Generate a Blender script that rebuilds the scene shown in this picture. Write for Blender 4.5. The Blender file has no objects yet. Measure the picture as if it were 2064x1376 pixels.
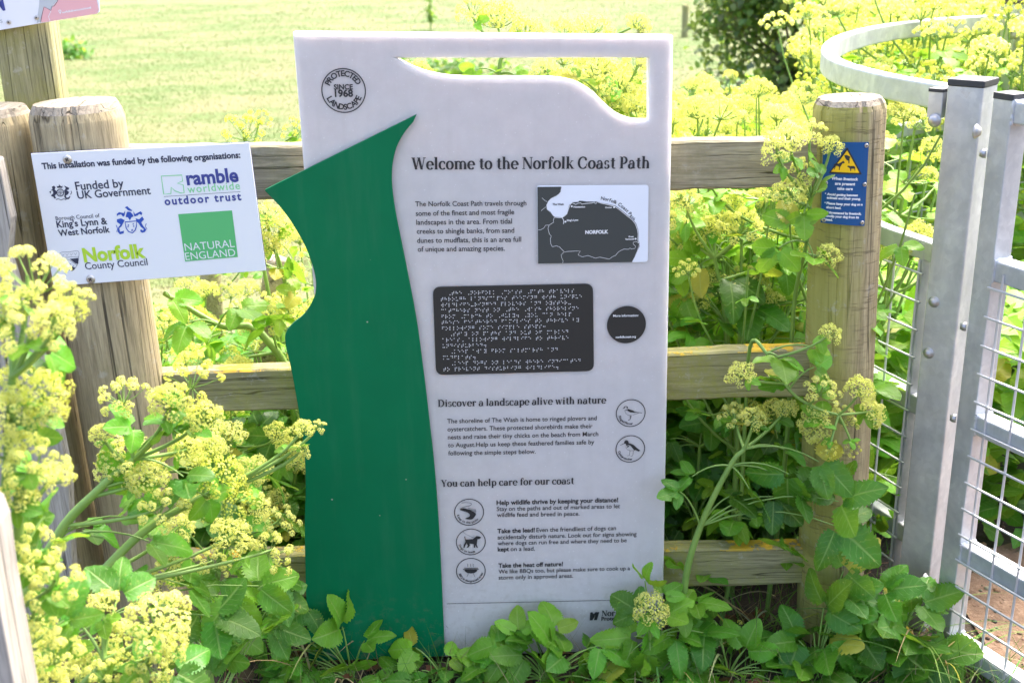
import bpy, bmesh, math, random
import numpy as np
from mathutils import Vector, Matrix
from mathutils.geometry import tessellate_polygon

rnd = random.Random(7)
sc = bpy.context.scene
COL = sc.collection

# ---------------------------------------------------------------- camera, sky, sun, exposure
PITCH, ROLL, FPX = math.radians(19.5), math.radians(1.2), 2400.0
CAM = Vector((0, -2.25, 1.54))
FW = Vector((0, math.cos(PITCH), -math.sin(PITCH)))
_up = Vector((0, math.sin(PITCH), math.cos(PITCH)))
_rt = Vector((1, 0, 0))
RT = _rt * math.cos(ROLL) - _up * math.sin(ROLL)
UP = _up * math.cos(ROLL) + _rt * math.sin(ROLL)
cd = bpy.data.cameras.new("camera")
cam = bpy.data.objects.new("camera", cd)
COL.objects.link(cam)
cam.matrix_world = Matrix((
    (RT.x, UP.x, -FW.x, CAM.x), (RT.y, UP.y, -FW.y, CAM.y), (RT.z, UP.z, -FW.z, CAM.z), (0, 0, 0, 1)))
cd.sensor_width = 36
cd.lens = FPX / 2064 * 36
cd.clip_start, cd.clip_end = 0.05, 1500
cd.dof.use_dof = True
cd.dof.focus_distance = 2.35
cd.dof.aperture_fstop = 6.0
sc.camera = cam

SUN_EL, SUN_AZ = math.radians(56), math.radians(38)      # azimuth from +Y towards +X: high, behind the board to the right
world = bpy.data.worlds.new("World")
sc.world = world
world.use_nodes = True
nt = world.node_tree
sky = nt.nodes.new("ShaderNodeTexSky")
sky.sky_type = 'NISHITA'
sky.sun_disc = False
sky.sun_elevation = SUN_EL
sky.sun_rotation = SUN_AZ
sky.air_density, sky.dust_density, sky.ozone_density = .7, 6.0, .6
nt.links.new(sky.outputs[0], nt.nodes['Background'].inputs[0])
nt.nodes['Background'].inputs[1].default_value = 0.15
sl = bpy.data.lights.new("sun", 'SUN')
sl.energy = 0.85
sl.angle = math.radians(40)
sl.color = (1, .97, .92)
so = bpy.data.objects.new("sun", sl)
COL.objects.link(so)
sd = Vector((math.sin(SUN_AZ) * math.cos(SUN_EL), math.cos(SUN_AZ) * math.cos(SUN_EL), math.sin(SUN_EL)))
so.rotation_euler = sd.to_track_quat('Z', 'Y').to_euler()
sc.view_settings.view_transform = 'Standard'
sc.view_settings.look = 'None'
sc.view_settings.gamma = 1
sc.view_settings.exposure = 2.55
sc.cycles.max_bounces = 10
sc.cycles.diffuse_bounces = 5
sc.cycles.transmission_bounces = 6
sc.cycles.transparent_max_bounces = 6

# ---------------------------------------------------------------- measuring: a photograph pixel to a point in the place
def ray(px, py):
    return RT * ((px - 1032) / FPX) + UP * ((688 - py) / FPX) + FW
def atY(px, py, Y):
    d = ray(px, py); return CAM + d * ((Y - CAM.y) / d.y)
def atZ(px, py, z=0.0):
    d = ray(px, py); return CAM + d * ((z - CAM.z) / d.z)
def depth(p):
    return (p - CAM).dot(FW)
def proj(p):
    v = p - CAM; d = v.dot(FW)
    return 1032 + FPX * v.dot(RT) / d, 688 - FPX * v.dot(UP) / d

class Frame:
    """An upright plane; local x runs along it, local z is up, local -y faces the viewer."""
    def __init__(s, O, yaw):
        s.O = Vector(O); s.yaw = yaw
        s.u = Vector((math.cos(yaw), math.sin(yaw), 0)); s.n = Vector((math.sin(yaw), -math.cos(yaw), 0))
    def uv(s, px, py, n=0.0):
        d = ray(px, py); o = s.O + s.n * n
        t = (o - CAM).dot(s.n) / d.dot(s.n)
        q = CAM + d * t - s.O
        return (q.dot(s.u), q.z)
    def w(s, u, v, n=0.0):
        return s.O + s.u * u + s.n * n + Vector((0, 0, v))

# ---------------------------------------------------------------- objects
def tag(o, label=None, cat=None, group=None, kind=None):
    if label: o['label'] = label
    if cat: o['category'] = cat
    if group: o['group'] = group
    if kind: o['kind'] = kind
    return o
def empty(name, loc=(0, 0, 0), yaw=0.0, label=None, cat=None, group=None):
    o = bpy.data.objects.new(name, None)
    o.empty_display_size = .05
    o.location = loc; o.rotation_euler = (0, 0, yaw)
    COL.objects.link(o)
    return tag(o, label, cat, group)
def link(name, me, parent=None):
    o = bpy.data.objects.new(name, me)
    COL.objects.link(o)
    if parent: o.parent = parent
    return o

class MB:
    """Collects geometry for one mesh."""
    def __init__(s): s.v = []; s.f = []; s.m = []
    def add(s, vs, fs, m=0):
        b = len(s.v); s.v.extend([tuple(v) for v in vs]); s.f.extend([tuple(i + b for i in f) for f in fs]); s.m.extend([m] * len(fs)); return s
    def box(s, x0, x1, y0, y1, z0, z1, m=0):
        vs = [(x, y, z) for z in (z0, z1) for y in (y0, y1) for x in (x0, x1)]
        return s.add(vs, [(0, 2, 3, 1), (4, 5, 7, 6), (0, 1, 5, 4), (2, 6, 7, 3), (0, 4, 6, 2), (1, 3, 7, 5)], m)
    def tube(s, pts, rad, n=6, m=0, cap=True):
        pts = [Vector(p) for p in pts]
        if not hasattr(rad, '__len__'): rad = [rad] * len(pts)
        b = len(s.v); prev = None
        for i, p in enumerate(pts):
            t = (pts[min(i + 1, len(pts) - 1)] - pts[max(i - 1, 0)])
            t = t.normalized() if t.length > 1e-9 else Vector((0, 0, 1))
            if prev is None:
                a = Vector((1, 0, 0)) if abs(t.x) < .8 else Vector((0, 1, 0))
                a = (a - t * a.dot(t)).normalized()
            else:
                a = prev - t * prev.dot(t)
                a = a.normalized() if a.length > 1e-6 else t.orthogonal().normalized()
            prev = a; c = t.cross(a)
            for k in range(n):
                q = p + (a * math.cos(2 * math.pi * k / n) + c * math.sin(2 * math.pi * k / n)) * rad[i]
                s.v.append(tuple(q))
        for i in range(len(pts) - 1):
            for k in range(n):
                s.f.append((b + i * n + k, b + i * n + (k + 1) % n, b + (i + 1) * n + (k + 1) % n, b + (i + 1) * n + k)); s.m.append(m)
        if cap:
            s.f.append(tuple(b + k for k in reversed(range(n)))); s.m.append(m)
            e = b + (len(pts) - 1) * n
            s.f.append(tuple(e + k for k in range(n))); s.m.append(m)
        return s
    def lathe(s, prof, origin=(0, 0, 0), axis=(0, 0, 1), n=16, m=0):
        """prof: (radius, height) pairs from bottom to top along axis."""
        ax = Vector(axis).normalized(); a = ax.orthogonal().normalized(); c = ax.cross(a); o = Vector(origin); b = len(s.v)
        for r, h in prof:
            for k in range(n):
                s.v.append(tuple(o + ax * h + (a * math.cos(2 * math.pi * k / n) + c * math.sin(2 * math.pi * k / n)) * r))
        for i in range(len(prof) - 1):
            for k in range(n):
                s.f.append((b + i * n + k, b + i * n + (k + 1) % n, b + (i + 1) * n + (k + 1) % n, b + (i + 1) * n + k)); s.m.append(m)
        e = b + (len(prof) - 1) * n
        s.f.append(tuple(e + k for k in range(n))); s.m.append(m)
        s.f.append(tuple(b + k for k in reversed(range(n)))); s.m.append(m)
        return s
    def flat(s, polys, y, m=0):
        """Filled outline(s) in the local x-z plane at depth y; later outlines are holes."""
        pl = [[Vector((p[0], p[1], 0)) for p in q] for q in polys]
        fl = [p for q in pl for p in q]
        tris = tessellate_polygon(pl)
        out = []
        for t in tris:
            a, b_, c = (fl[i] for i in t)
            out.append(t if (b_ - a).cross(c - a).z > 0 else (t[0], t[2], t[1]))
        return s.add([(p.x, y, p.y) for p in fl], out, m)
    def slab(s, polys, y0, y1, m=0):
        """Outline with holes given thickness from front y0 back to y1."""
        pl = [[Vector((p[0], p[1], 0)) for p in q] for q in polys]
        fl = [p for q in pl for p in q]; N = len(fl)
        tris = tessellate_polygon(pl); fs = []
        for t in tris:
            a, b_, c = (fl[i] for i in t)
            t = t if (b_ - a).cross(c - a).z > 0 else (t[0], t[2], t[1])
            fs.append(tuple(t)); fs.append(tuple(i + N for i in reversed(t)))
        k = 0
        for qi, q in enumerate(pl):
            n = len(q)
            area = sum(q[i].x * q[(i + 1) % n].y - q[(i + 1) % n].x * q[i].y for i in range(n))
            ccw = area > 0
            if qi > 0: ccw = not ccw
            for i in range(n):
                i0, i1 = k + i, k + (i + 1) % n
                fs.append((i0, i0 + N, i1 + N, i1) if ccw else (i1, i1 + N, i0 + N, i0))
            k += n
        return s.add([(p.x, y0, p.y) for p in fl] + [(p.x, y1, p.y) for p in fl], fs, m)
    def ribbon(s, pts, w, y, m=0, closed=False):
        """A flat drawn line in the local x-z plane."""
        n = len(pts)
        P = [Vector((p[0], p[1])) for p in pts]; vs = []; fs = []
        for i in range(n):
            a = P[(i - 1) % n] if closed or i else P[i]; c = P[(i + 1) % n] if closed or i < n - 1 else P[i]
            d = (c - a); d = d.normalized() if d.length > 0 else Vector((1, 0))
            ww = w[i] if hasattr(w, '__len__') else w
            nn = Vector((-d.y, d.x)) * ww * .5
            vs += [(P[i].x + nn.x, y, P[i].y + nn.y), (P[i].x - nn.x, y, P[i].y - nn.y)]
        for i in range(n if closed else n - 1):
            j = (i + 1) % n
            fs.append((2 * i, 2 * i + 1, 2 * j + 1, 2 * j))
        return s.add(vs, fs, m)
    def build(s, name, mats, parent=None, smooth=False, bevel=0, fix=False):
        me = bpy.data.meshes.new(name)
        me.from_pydata(s.v, [], s.f)
        for m in (mats if isinstance(mats, (list, tuple)) else [mats]): me.materials.append(m)
        if any(s.m): me.polygons.foreach_set('material_index', s.m)
        if fix:
            bm = bmesh.new(); bm.from_mesh(me); bmesh.ops.remove_doubles(bm, verts=bm.verts, dist=1e-5)
            bmesh.ops.recalc_face_normals(bm, faces=bm.faces); bm.to_mesh(me); bm.free()
        if smooth: me.polygons.foreach_set('use_smooth', [True] * len(me.polygons))
        me.update()
        o = link(name, me, parent)
        if bevel:
            b = o.modifiers.new('bevel', 'BEVEL'); b.width = bevel; b.segments = 2; b.limit_method = 'ANGLE'; b.angle_limit = math.radians(40)
        return o

def circle(cx, cy, r, n=48, a0=0, a1=360, ry=None):
    ry = ry or r
    k = n if a1 - a0 >= 360 else n + 1
    return [(cx + r * math.cos(math.radians(a0 + (a1 - a0) * i / n)), cy + ry * math.sin(math.radians(a0 + (a1 - a0) * i / n))) for i in range(k)]
def smooth_path(pts, n=8, closed=False):
    """Catmull-Rom through the points (any dimension)."""
    P = [Vector(p) for p in pts]; out = []
    N = len(P); segs = N if closed else N - 1
    for i in range(segs):
        p0 = P[(i - 1) % N] if closed or i > 0 else P[0] * 2 - P[1]
        p1, p2 = P[i], P[(i + 1) % N]
        p3 = P[(i + 2) % N] if closed or i + 2 < N else P[-1] * 2 - P[-2]
        for k in range(n):
            t = k / n
            out.append(.5 * ((2 * p1) + (p2 - p0) * t + (2 * p0 - 5 * p1 + 4 * p2 - p3) * t * t + (3 * p1 - p0 - 3 * p2 + p3) * t ** 3))
    if not closed: out.append(P[-1])
    return out

# ---------------------------------------------------------------- materials
class NT:
    def __init__(s, name):
        s.mat = bpy.data.materials.new(name); s.mat.use_nodes = True
        s.t = s.mat.node_tree; s.b = s.t.nodes['Principled BSDF']; s.out = s.t.nodes['Material Output']
    def n(s, typ, **kw):
        x = s.t.nodes.new('ShaderNode' + typ)
        for k, v in kw.items(): setattr(x, k, v)
        return x
    def l(s, a, b): s.t.links.new(a, b)
    def put(s, x, i, v):
        if isinstance(v, bpy.types.NodeSocket): s.l(v, x.inputs[i])
        elif v is not None: x.inputs[i].default_value = v
    def math(s, op, a, b=None, clamp=False):
        x = s.n('Math', operation=op, use_clamp=clamp); s.put(x, 0, a)
        if b is not None: s.put(x, 1, b)
        return x.outputs[0]
    def mix(s, f, a, b, typ='MIX'):
        x = s.n('MixRGB', blend_type=typ); s.put(x, 0, f); s.put(x, 1, a if isinstance(a, bpy.types.NodeSocket) else (*a, 1)); s.put(x, 2, b if isinstance(b, bpy.types.NodeSocket) else (*b, 1)); return x.outputs[0]
    def coord(s, kind='Object', scale=(1, 1, 1)):
        c = s.n('TexCoord'); m = s.n('Mapping'); s.l(c.outputs[kind], m.inputs[0]); m.inputs['Scale'].default_value = scale; return m.outputs[0]
    def noise(s, vec, scale, detail=6, rough=.6, dist=0):
        x = s.n('TexNoise'); s.l(vec, x.inputs['Vector']); x.inputs['Scale'].default_value = scale; x.inputs['Detail'].default_value = detail
        x.inputs['Roughness'].default_value = rough; x.inputs['Distortion'].default_value = dist; return x.outputs[0]
    def ramp(s, f, stops):
        x = s.n('ValToRGB'); s.l(f, x.inputs[0]); e = x.color_ramp.elements
        while len(e) < len(stops): e.new(.5)
        for el, (p, c) in zip(e, stops): el.position = p; el.color = (*c, 1) if hasattr(c, '__len__') else (c, c, c, 1)
        return x.outputs[0]
    def bump(s, h, strength=.3, dist=.002):
        x = s.n('Bump'); s.l(h, x.inputs['Height']); x.inputs['Strength'].default_value = strength; x.inputs['Distance'].default_value = dist
        s.l(x.outputs[0], s.b.inputs['Normal']); return x.outputs[0]
    def set(s, **kw):
        for k, v in kw.items(): s.put(s.b, k.replace('_', ' '), v if not (isinstance(v, tuple) and len(v) == 3) else (*v, 1))

def plain(name, col, rough=.6, metal=0.0, spec=.5):
    m = NT(name); m.set(Base_Color=col, Roughness=rough, Metallic=metal); m.b.inputs['Specular IOR Level'].default_value = spec; return m.mat

def wood(name, axis, c_light, c_dark, moss=.35, moss_col=(.16, .17, .035), lichen=0.0, green_side=0.0, saw=False):
    """Weathered softwood; grain runs along the object's local axis."""
    m = NT(name)
    st = {'x': (.06, 1, 1), 'z': (1, 1, .06)}[axis]
    co = m.coord('Object', st); c1 = m.coord('Object')
    g1 = m.noise(co, 60, 8, .65, .6); g2 = m.noise(co, 210, 4, .6)
    big = m.noise(c1, 5, 5, .6, .3); fine = m.noise(c1, 70, 6, .7)
    col = m.mix(m.ramp(g1, [(.3, 0), (.7, 1)]), c_dark, c_light)
    col = m.mix(m.math('MULTIPLY', m.ramp(g2, [(.35, 1), (.55, 0)]), .45), col, tuple(x * .35 for x in c_dark))
    col = m.mix(m.math('MULTIPLY', m.ramp(big, [(.4, 0), (.7, 1)]), .35), col, tuple(x * .6 for x in c_light))
    st2 = {'x': (.02, 1, 1), 'z': (1, 1, .02)}[axis]
    crk = m.noise(m.coord('Object', st2), 34, 2, .4, .25)
    crack = m.ramp(crk, [(.488, 0), (.5, 1), (.512, 0)])
    crack = m.math('MULTIPLY', crack, m.ramp(m.noise(c1, 4, 2), [(.38, 0), (.5, 1)]))
    col = m.mix(m.math('MULTIPLY', crack, .85), col, (.02, .016, .012))
    ms = m.math('MULTIPLY', m.ramp(big, [(.42, 0), (.62, 1)]), m.ramp(fine, [(.35, .25), (.6, 1)]))
    col = m.mix(m.math('MULTIPLY', ms, moss), col, moss_col)
    if green_side:
        ge = m.n('NewGeometry'); sx = m.n('SeparateXYZ'); m.l(ge.outputs['Normal'], sx.inputs[0])
        gs = m.ramp(sx.outputs[0], [(.0, 1), (.55, 0)]) if green_side > 0 else None
        gs = m.ramp(m.math('ADD', m.math('MULTIPLY', sx.outputs[0], .5), m.math('MULTIPLY', big, .5)), [(.1, 1), (.42, 0)])
        col = m.mix(m.math('MULTIPLY', gs, green_side), col, (.34, .33, .07))
    pale = m.ramp(m.noise(c1, 26, 5, .7), [(.6, 0), (.68, 1)])
    col = m.mix(m.math('MULTIPLY', pale, .35), col, (.5, .48, .42))
    hgt = m.math('ADD', m.math('MULTIPLY', g1, 1.0), m.math('MULTIPLY', g2, .5))
    hgt = m.math('SUBTRACT', hgt, m.math('MULTIPLY', crack, 2.0))
    if saw:
        sw = m.math('MULTIPLY', m.ramp(m.noise(m.coord('Object', (.7, .7, 7)), 32, 3, .5), [(.56, 0), (.62, 1)]), m.ramp(m.noise(c1, 12, 3), [(.4, 0), (.6, 1)]))
        col = m.mix(m.math('MULTIPLY', sw, .5), col, tuple(x * .4 for x in c_dark))
        hgt = m.math('SUBTRACT', hgt, m.math('MULTIPLY', sw, .6))
    if lichen:
        ge = m.n('NewGeometry'); sx = m.n('SeparateXYZ'); m.l(ge.outputs['Normal'], sx.inputs[0])
        up = m.ramp(sx.outputs[2], [(.35, .0), (.75, 1)])
        ln = m.ramp(m.math('ADD', m.math('MULTIPLY', m.noise(c1, 9, 6, .7), .75), m.math('MULTIPLY', fine, .3)), [(.52, 0), (.56, 1)])
        lm = m.math('MULTIPLY', m.math('MULTIPLY', up, ln), lichen)
        col = m.mix(lm, col, m.mix(fine, (.75, .36, .02), (.5, .42, .05)))
        hgt = m.math('ADD', hgt, lm)
    m.set(Base_Color=col, Roughness=.85); m.b.inputs['Specular IOR Level'].default_value = .25
    m.bump(hgt, .55, .004)
    return m.mat

M_rail_top = wood('top rail wood', 'x', (.55, .48, .33), (.28, .235, .15), .3)
M_rail_low = wood('mossy rail wood', 'x', (.44, .40, .22), (.2, .185, .09), .75, (.27, .27, .05), 1.0)
M_post_l = wood('left post wood', 'z', (.54, .45, .27), (.3, .24, .14), .28)
M_post_r = wood('right post wood', 'z', (.53, .44, .25), (.28, .22, .12), .18, green_side=.75, saw=True)
M_post_sq = wood('square post wood', 'z', (.42, .39, .22), (.2, .19, .09), .8, (.29, .28, .06))
M_endgrain = wood('post end grain', 'x', (.46, .40, .30), (.24, .2, .15), .3)
M_pale = wood('bleached wood', 'z', (.5, .46, .4), (.32, .29, .25), .1)

def galv():
    m = NT('galvanised steel'); c = m.coord('Object')
    a = m.noise(c, 9, 5, .6, .6); b = m.noise(c, 70, 4, .6); d = m.noise(m.coord('Object', (1, 1, .15)), 22, 5, .6)
    col = m.mix(m.ramp(a, [(.35, 0), (.65, 1)]), (.46, .48, .5), (.66, .68, .69))
    col = m.mix(m.math('MULTIPLY', m.ramp(d, [(.5, 0), (.7, 1)]), .4), col, (.38, .41, .44))
    vo = m.n('TexVoronoi'); m.l(c, vo.inputs['Vector']); vo.inputs['Scale'].default_value = 75
    sx = m.n('SeparateXYZ'); m.l(vo.outputs['Color'], sx.inputs[0])
    col = m.mix(m.math('MULTIPLY', sx.outputs[0], .28), col, (.36, .38, .41))
    rs = m.math('MULTIPLY', m.ramp(m.noise(c, 13, 6, .75), [(.64, 0), (.72, 1)]), .35)
    col = m.mix(rs, col, (.36, .3, .24))
    m.set(Base_Color=col, Metallic=.5, Roughness=m.ramp(b, [(.3, .38), (.7, .58)]))
    m.bump(m.math('ADD', b, m.math('MULTIPLY', a, .6)), .12, .002); return m.mat
M_galv = galv()
M_wire = plain('galvanised wire', (.6, .61, .62), .45, .5)
M_cap = plain('black rubber cap', (.035, .037, .04), .55)
M_bolt = plain('zinc bolt', (.42, .42, .42), .4, .8)
M_screw = plain('stainless screw', (.55, .52, .47), .35, .85)
M_slot = plain('screw recess', (.05, .045, .04), .7)

def board_white():
    m = NT('frosted white plastic'); c = m.coord('Object')
    a = m.noise(c, 26, 6, .65); s = m.noise(c, 300, 3, .6); k = m.noise(c, 420, 2, .5)
    col = m.mix(m.ramp(a, [(.35, 0), (.65, 1)]), (.585, .562, .548), (.625, .602, .588))
    col = m.mix(m.math('MULTIPLY', m.ramp(s, [(.3, 1), (.5, 0)]), .12), col, (.6, .6, .62))
    sz = m.n('SeparateXYZ'); m.l(c, sz.inputs[0])
    mud = m.math('MULTIPLY', m.ramp(sz.outputs[2], [(.04, 1), (.3, 0)]), m.ramp(m.noise(c, 55, 6, .7), [(.5, 0), (.66, 1)]))
    col = m.mix(m.math('MULTIPLY', mud, .3), col, (.3, .25, .18))
    st = m.math('MULTIPLY', m.ramp(m.noise(m.coord('Object', (1, 1, .06)), 45, 4, .6), [(.55, 0), (.7, 1)]), .1)
    col = m.mix(st, col, (.42, .41, .38))
    sc_ = m.ramp(m.noise(m.coord('Object', (1, 1, 1)), 240, 1, .3), [(.72, 0), (.75, 1)])
    col = m.mix(m.math('MULTIPLY', sc_, .5), col, (.8, .8, .8))
    m.set(Base_Color=col, Roughness=.5)
    m.b.inputs['Subsurface Weight'].default_value = 1.0
    m.b.inputs['Subsurface Radius'].default_value = (1.0, .95, .95)
    m.b.inputs['Subsurface Scale'].default_value = .03
    m.b.inputs['Specular IOR Level'].default_value = .3
    m.bump(k, .05, .001)
    return m.mat
M_white = board_white()
def fin_green():
    m = NT('green coated sheet'); c = m.coord('Object')
    k = m.noise(c, 700, 2, .5); a = m.noise(c, 7, 4, .6)
    vo = m.n('TexVoronoi'); m.l(c, vo.inputs['Vector']); vo.inputs['Scale'].default_value = 26
    sp = m.math('MULTIPLY', m.ramp(vo.outputs['Distance'], [(.035, 1), (.06, 0)]), m.ramp(m.noise(c, 19, 1), [(.53, 0), (.56, 1)]))
    col = m.mix(m.ramp(a, [(.3, 0), (.7, 1)]), (.0, .142, .054), (.0, .158, .06))
    col = m.mix(m.math('MULTIPLY', sp, .8), col, (.5, .5, .4))
    ds = m.math('MULTIPLY', m.ramp(m.noise(m.coord('Object', (1, 1, .12)), 30, 5, .65), [(.5, 0), (.75, 1)]), .025)
    col = m.mix(ds, col, (.4, .42, .36)); sz = m.n('SeparateXYZ'); m.l(c, sz.inputs[0])
    mud = m.math('MULTIPLY', m.ramp(sz.outputs[2], [(.03, 1), (.2, 0)]), m.ramp(m.noise(c, 60, 5, .7), [(.52, 0), (.66, 1)]))
    col = m.mix(m.math('MULTIPLY', mud, .45), col, (.16, .12, .08))
    m.set(Base_Color=col, Roughness=m.ramp(a, [(.3, .38), (.7, .5)])); m.b.inputs['Specular IOR Level'].default_value = .18; m.bump(k, .12, .001); return m.mat
M_fin = fin_green()
M_ink = plain('black ink', (.022, .022, .024), .55)
M_plate = plain('black plate', (.024, .026, .026), .35)
M_mapdark = plain('map charcoal', (.045, .052, .05), .45)
M_mapsea = plain('map pale', (.78, .81, .86), .4)
M_dots = plain('white dots', (.8, .8, .8), .5)
M_signwhite = plain('sign white', (.80, .81, .83), .35)
M_signedge = plain('dark blue edge', (.05, .06, .16), .5)
M_navy = plain('navy print', (.025, .03, .065), .5)
M_blue = plain('blue print', (.02, .08, .42), .5)
M_purple = plain('indigo print', (.045, .06, .27), .5)
M_lightgreen = plain('mint print', (.10, .47, .16), .5)
M_mint = plain('pale mint print', (.25, .66, .3), .5)
M_lime = plain('lime print', (.46, .68, .04), .5)
M_signblue = plain('blue enamel', (.0, .075, .24), .3)
M_yellow = plain('warning yellow', (.9, .55, .0), .4)
M_pink = plain('pink print', (.78, .42, .43), .4)
M_greyprint = plain('grey print', (.5, .53, .55), .5)

def leaf_mat(name, trans):
    m = NT(name)
    at = m.n('Attribute', attribute_name='tint')
    uv = m.n('UVMap', uv_map='uv'); sx = m.n('SeparateXYZ'); m.l(uv.outputs[0], sx.inputs[0])
    s_ = m.math('ABSOLUTE', m.math('SUBTRACT', m.math('MULTIPLY', sx.outputs[0], 2), 1)); t_ = sx.outputs[1]
    mid = m.ramp(s_, [(.03, 1), (.1, 0)])
    q = m.math('FRACT', m.math('SUBTRACT', m.math('MULTIPLY', t_, 6.5), m.math('MULTIPLY', s_, 1.7)))
    lat = m.ramp(m.math('ABSOLUTE', m.math('SUBTRACT', q, .5)), [(.03, 1), (.1, 0)])
    vein = m.math('MAXIMUM', mid, m.math('MULTIPLY', lat, .5))
    c = m.coord('Object'); no = m.noise(c, 60, 4, .6)
    col = m.mix(m.math('MULTIPLY', m.ramp(no, [(.35, 1), (.7, 0)]), .35), at.outputs[0], m.mix(.55, at.outputs[0], (.02, .05, .01)))
    col = m.mix(m.math('MULTIPLY', vein, .38), col, (.42, .56, .16))
    hgt = m.math('SUBTRACT', m.math('MULTIPLY', no, .4), vein)
    bp = m.bump(hgt, .35, .002)
    sp_ = m.math('MULTIPLY', m.ramp(m.noise(c, 130, 2, .5), [(.68, 0), (.72, 1)]), m.ramp(m.noise(c, 11, 2), [(.5, 0), (.6, 1)]))
    col = m.mix(m.math('MULTIPLY', sp_, .8), col, (.55, .5, .12))
    m.set(Base_Color=col, Roughness=.4); m.b.inputs['Specular IOR Level'].default_value = .36
    tr = m.n('BsdfTranslucent'); m.l(m.mix(.6, col, (.6, .75, .05), 'MIX'), tr.inputs[0]); m.l(bp, tr.inputs['Normal'])
    tint2 = m.mix(1.0, m.mix(.55, at.outputs[0], (.45, .68, .05)), (1, 1, 1), 'MULTIPLY'); m.l(tint2, tr.inputs[0])
    mx = m.n('MixShader'); mx.inputs[0].default_value = trans
    m.l(m.b.outputs[0], mx.inputs[1]); m.l(tr.outputs[0], mx.inputs[2]); m.l(mx.outputs[0], m.out.inputs[0]); return m.mat
M_leaf = leaf_mat('alexanders leaf', .42)
def stem_mat():
    m = NT('alexanders stem'); c = m.coord('Object'); no = m.noise(c, 30, 4, .6)
    oi = m.n('ObjectInfo')
    col = m.mix(no, (.11, .22, .035), (.26, .40, .08)); m.set(Base_Color=col, Roughness=.5); m.bump(no, .2, .001); return m.mat
M_stem = stem_mat()
def petal_mat(name, a, b, tr=.3):
    m = NT(name); oi = m.n('ObjectInfo'); c = m.coord('Object'); no = m.noise(c, 90, 2, .5)
    col = m.mix(m.math('ADD', m.math('MULTIPLY', no, .6), m.math('MULTIPLY', oi.outputs['Random'], .35), True), a, b)
    m.set(Base_Color=col, Roughness=.7); m.b.inputs['Specular IOR Level'].default_value = .2
    t = m.n('BsdfTranslucent'); m.l(col, t.inputs[0]); mx = m.n('MixShader'); mx.inputs[0].default_value = tr
    m.l(m.b.outputs[0], mx.inputs[1]); m.l(t.outputs[0], mx.inputs[2]); m.l(mx.outputs[0], m.out.inputs[0]); return m.mat
M_petal = petal_mat('cream yellow petals', (.80, .81, .2), (.90, .91, .38), .5)
M_bud = petal_mat('yellow green buds', (.60, .70, .10), (.84, .76, .15), .5)

# ---------------------------------------------------------------- lettering
_tc = bpy.data.curves.new('type', 'FONT')
_to = bpy.data.objects.new('type', _tc)
COL.objects.link(_to)
_cache = {}
def glyphs(body, weight=0.0, spacing=1.0):
    key = (body, weight, spacing)
    if key not in _cache:
        _tc.body = body; _tc.offset = weight; _tc.space_character = spacing; _tc.resolution_u = 3
        dg = bpy.context.evaluated_depsgraph_get(); dg.update()
        ev = _to.evaluated_get(dg); me = ev.to_mesh()
        v = [(p.co.x, p.co.y) for p in me.vertices]; f = [tuple(p.vertices) for p in me.polygons]
        ev.to_mesh_clear()
        _cache[key] = (v, f)
    return _cache[key]
def text(mb, fr, body, pL, pR, y, weight=0.0, ysc=1.0, spacing=1.0, m=0, g=None):
    """Set a line from baseline pixel pL to baseline pixel pR on frame fr."""
    v, f = g or glyphs(body, weight, spacing)
    x0 = min(p[0] for p in v); x1 = max(p[0] for p in v)
    a = Vector(fr.uv(*pL)); b = Vector(fr.uv(*pR)); e = (b - a) / (x1 - x0); p = Vector((-e.y, e.x)) * ysc
    f2 = []
    for t in f: f2.append(t)
    mb.add([(*(lambda q: (q.x, y, q.y))(a + e * (vx - x0) + p * vy),) for vx, vy in v], f2, m)
def text_arc(mb, fr, body, c, r, a0, a1, size, y, weight=0.0, inside=False, m=0):
    """Letters along a circle (centre c and radii in local units); angles in degrees, a0 to a1."""
    n = len(body)
    ws = []
    for ch in body:
        if ch == ' ': ws.append(.3)
        else:
            v, f = glyphs(ch, weight); ws.append(max(p[0] for p in v) - min(p[0] for p in v) + .09)
    tot = sum(ws); acc = 0
    for ch, w_ in zip(body, ws):
        a = math.radians(a0 + (a1 - a0) * (acc + w_ / 2) / tot); acc += w_
        if ch == ' ': continue
        v, f = glyphs(ch, weight); xm = (max(p[0] for p in v) + min(p[0] for p in v)) / 2
        rad = Vector((math.cos(a), math.sin(a)))
        if inside: upv, rt_ = -rad, Vector((-rad.y, rad.x))
        else: upv, rt_ = rad, Vector((rad.y, -rad.x))
        o = Vector(c) + rad * r
        mb.add([(lambda q: (q.x, y, q.y))(o + rt_ * ((vx - xm) * size) + upv * (vy * size)) for vx, vy in v], f, m)

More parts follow.
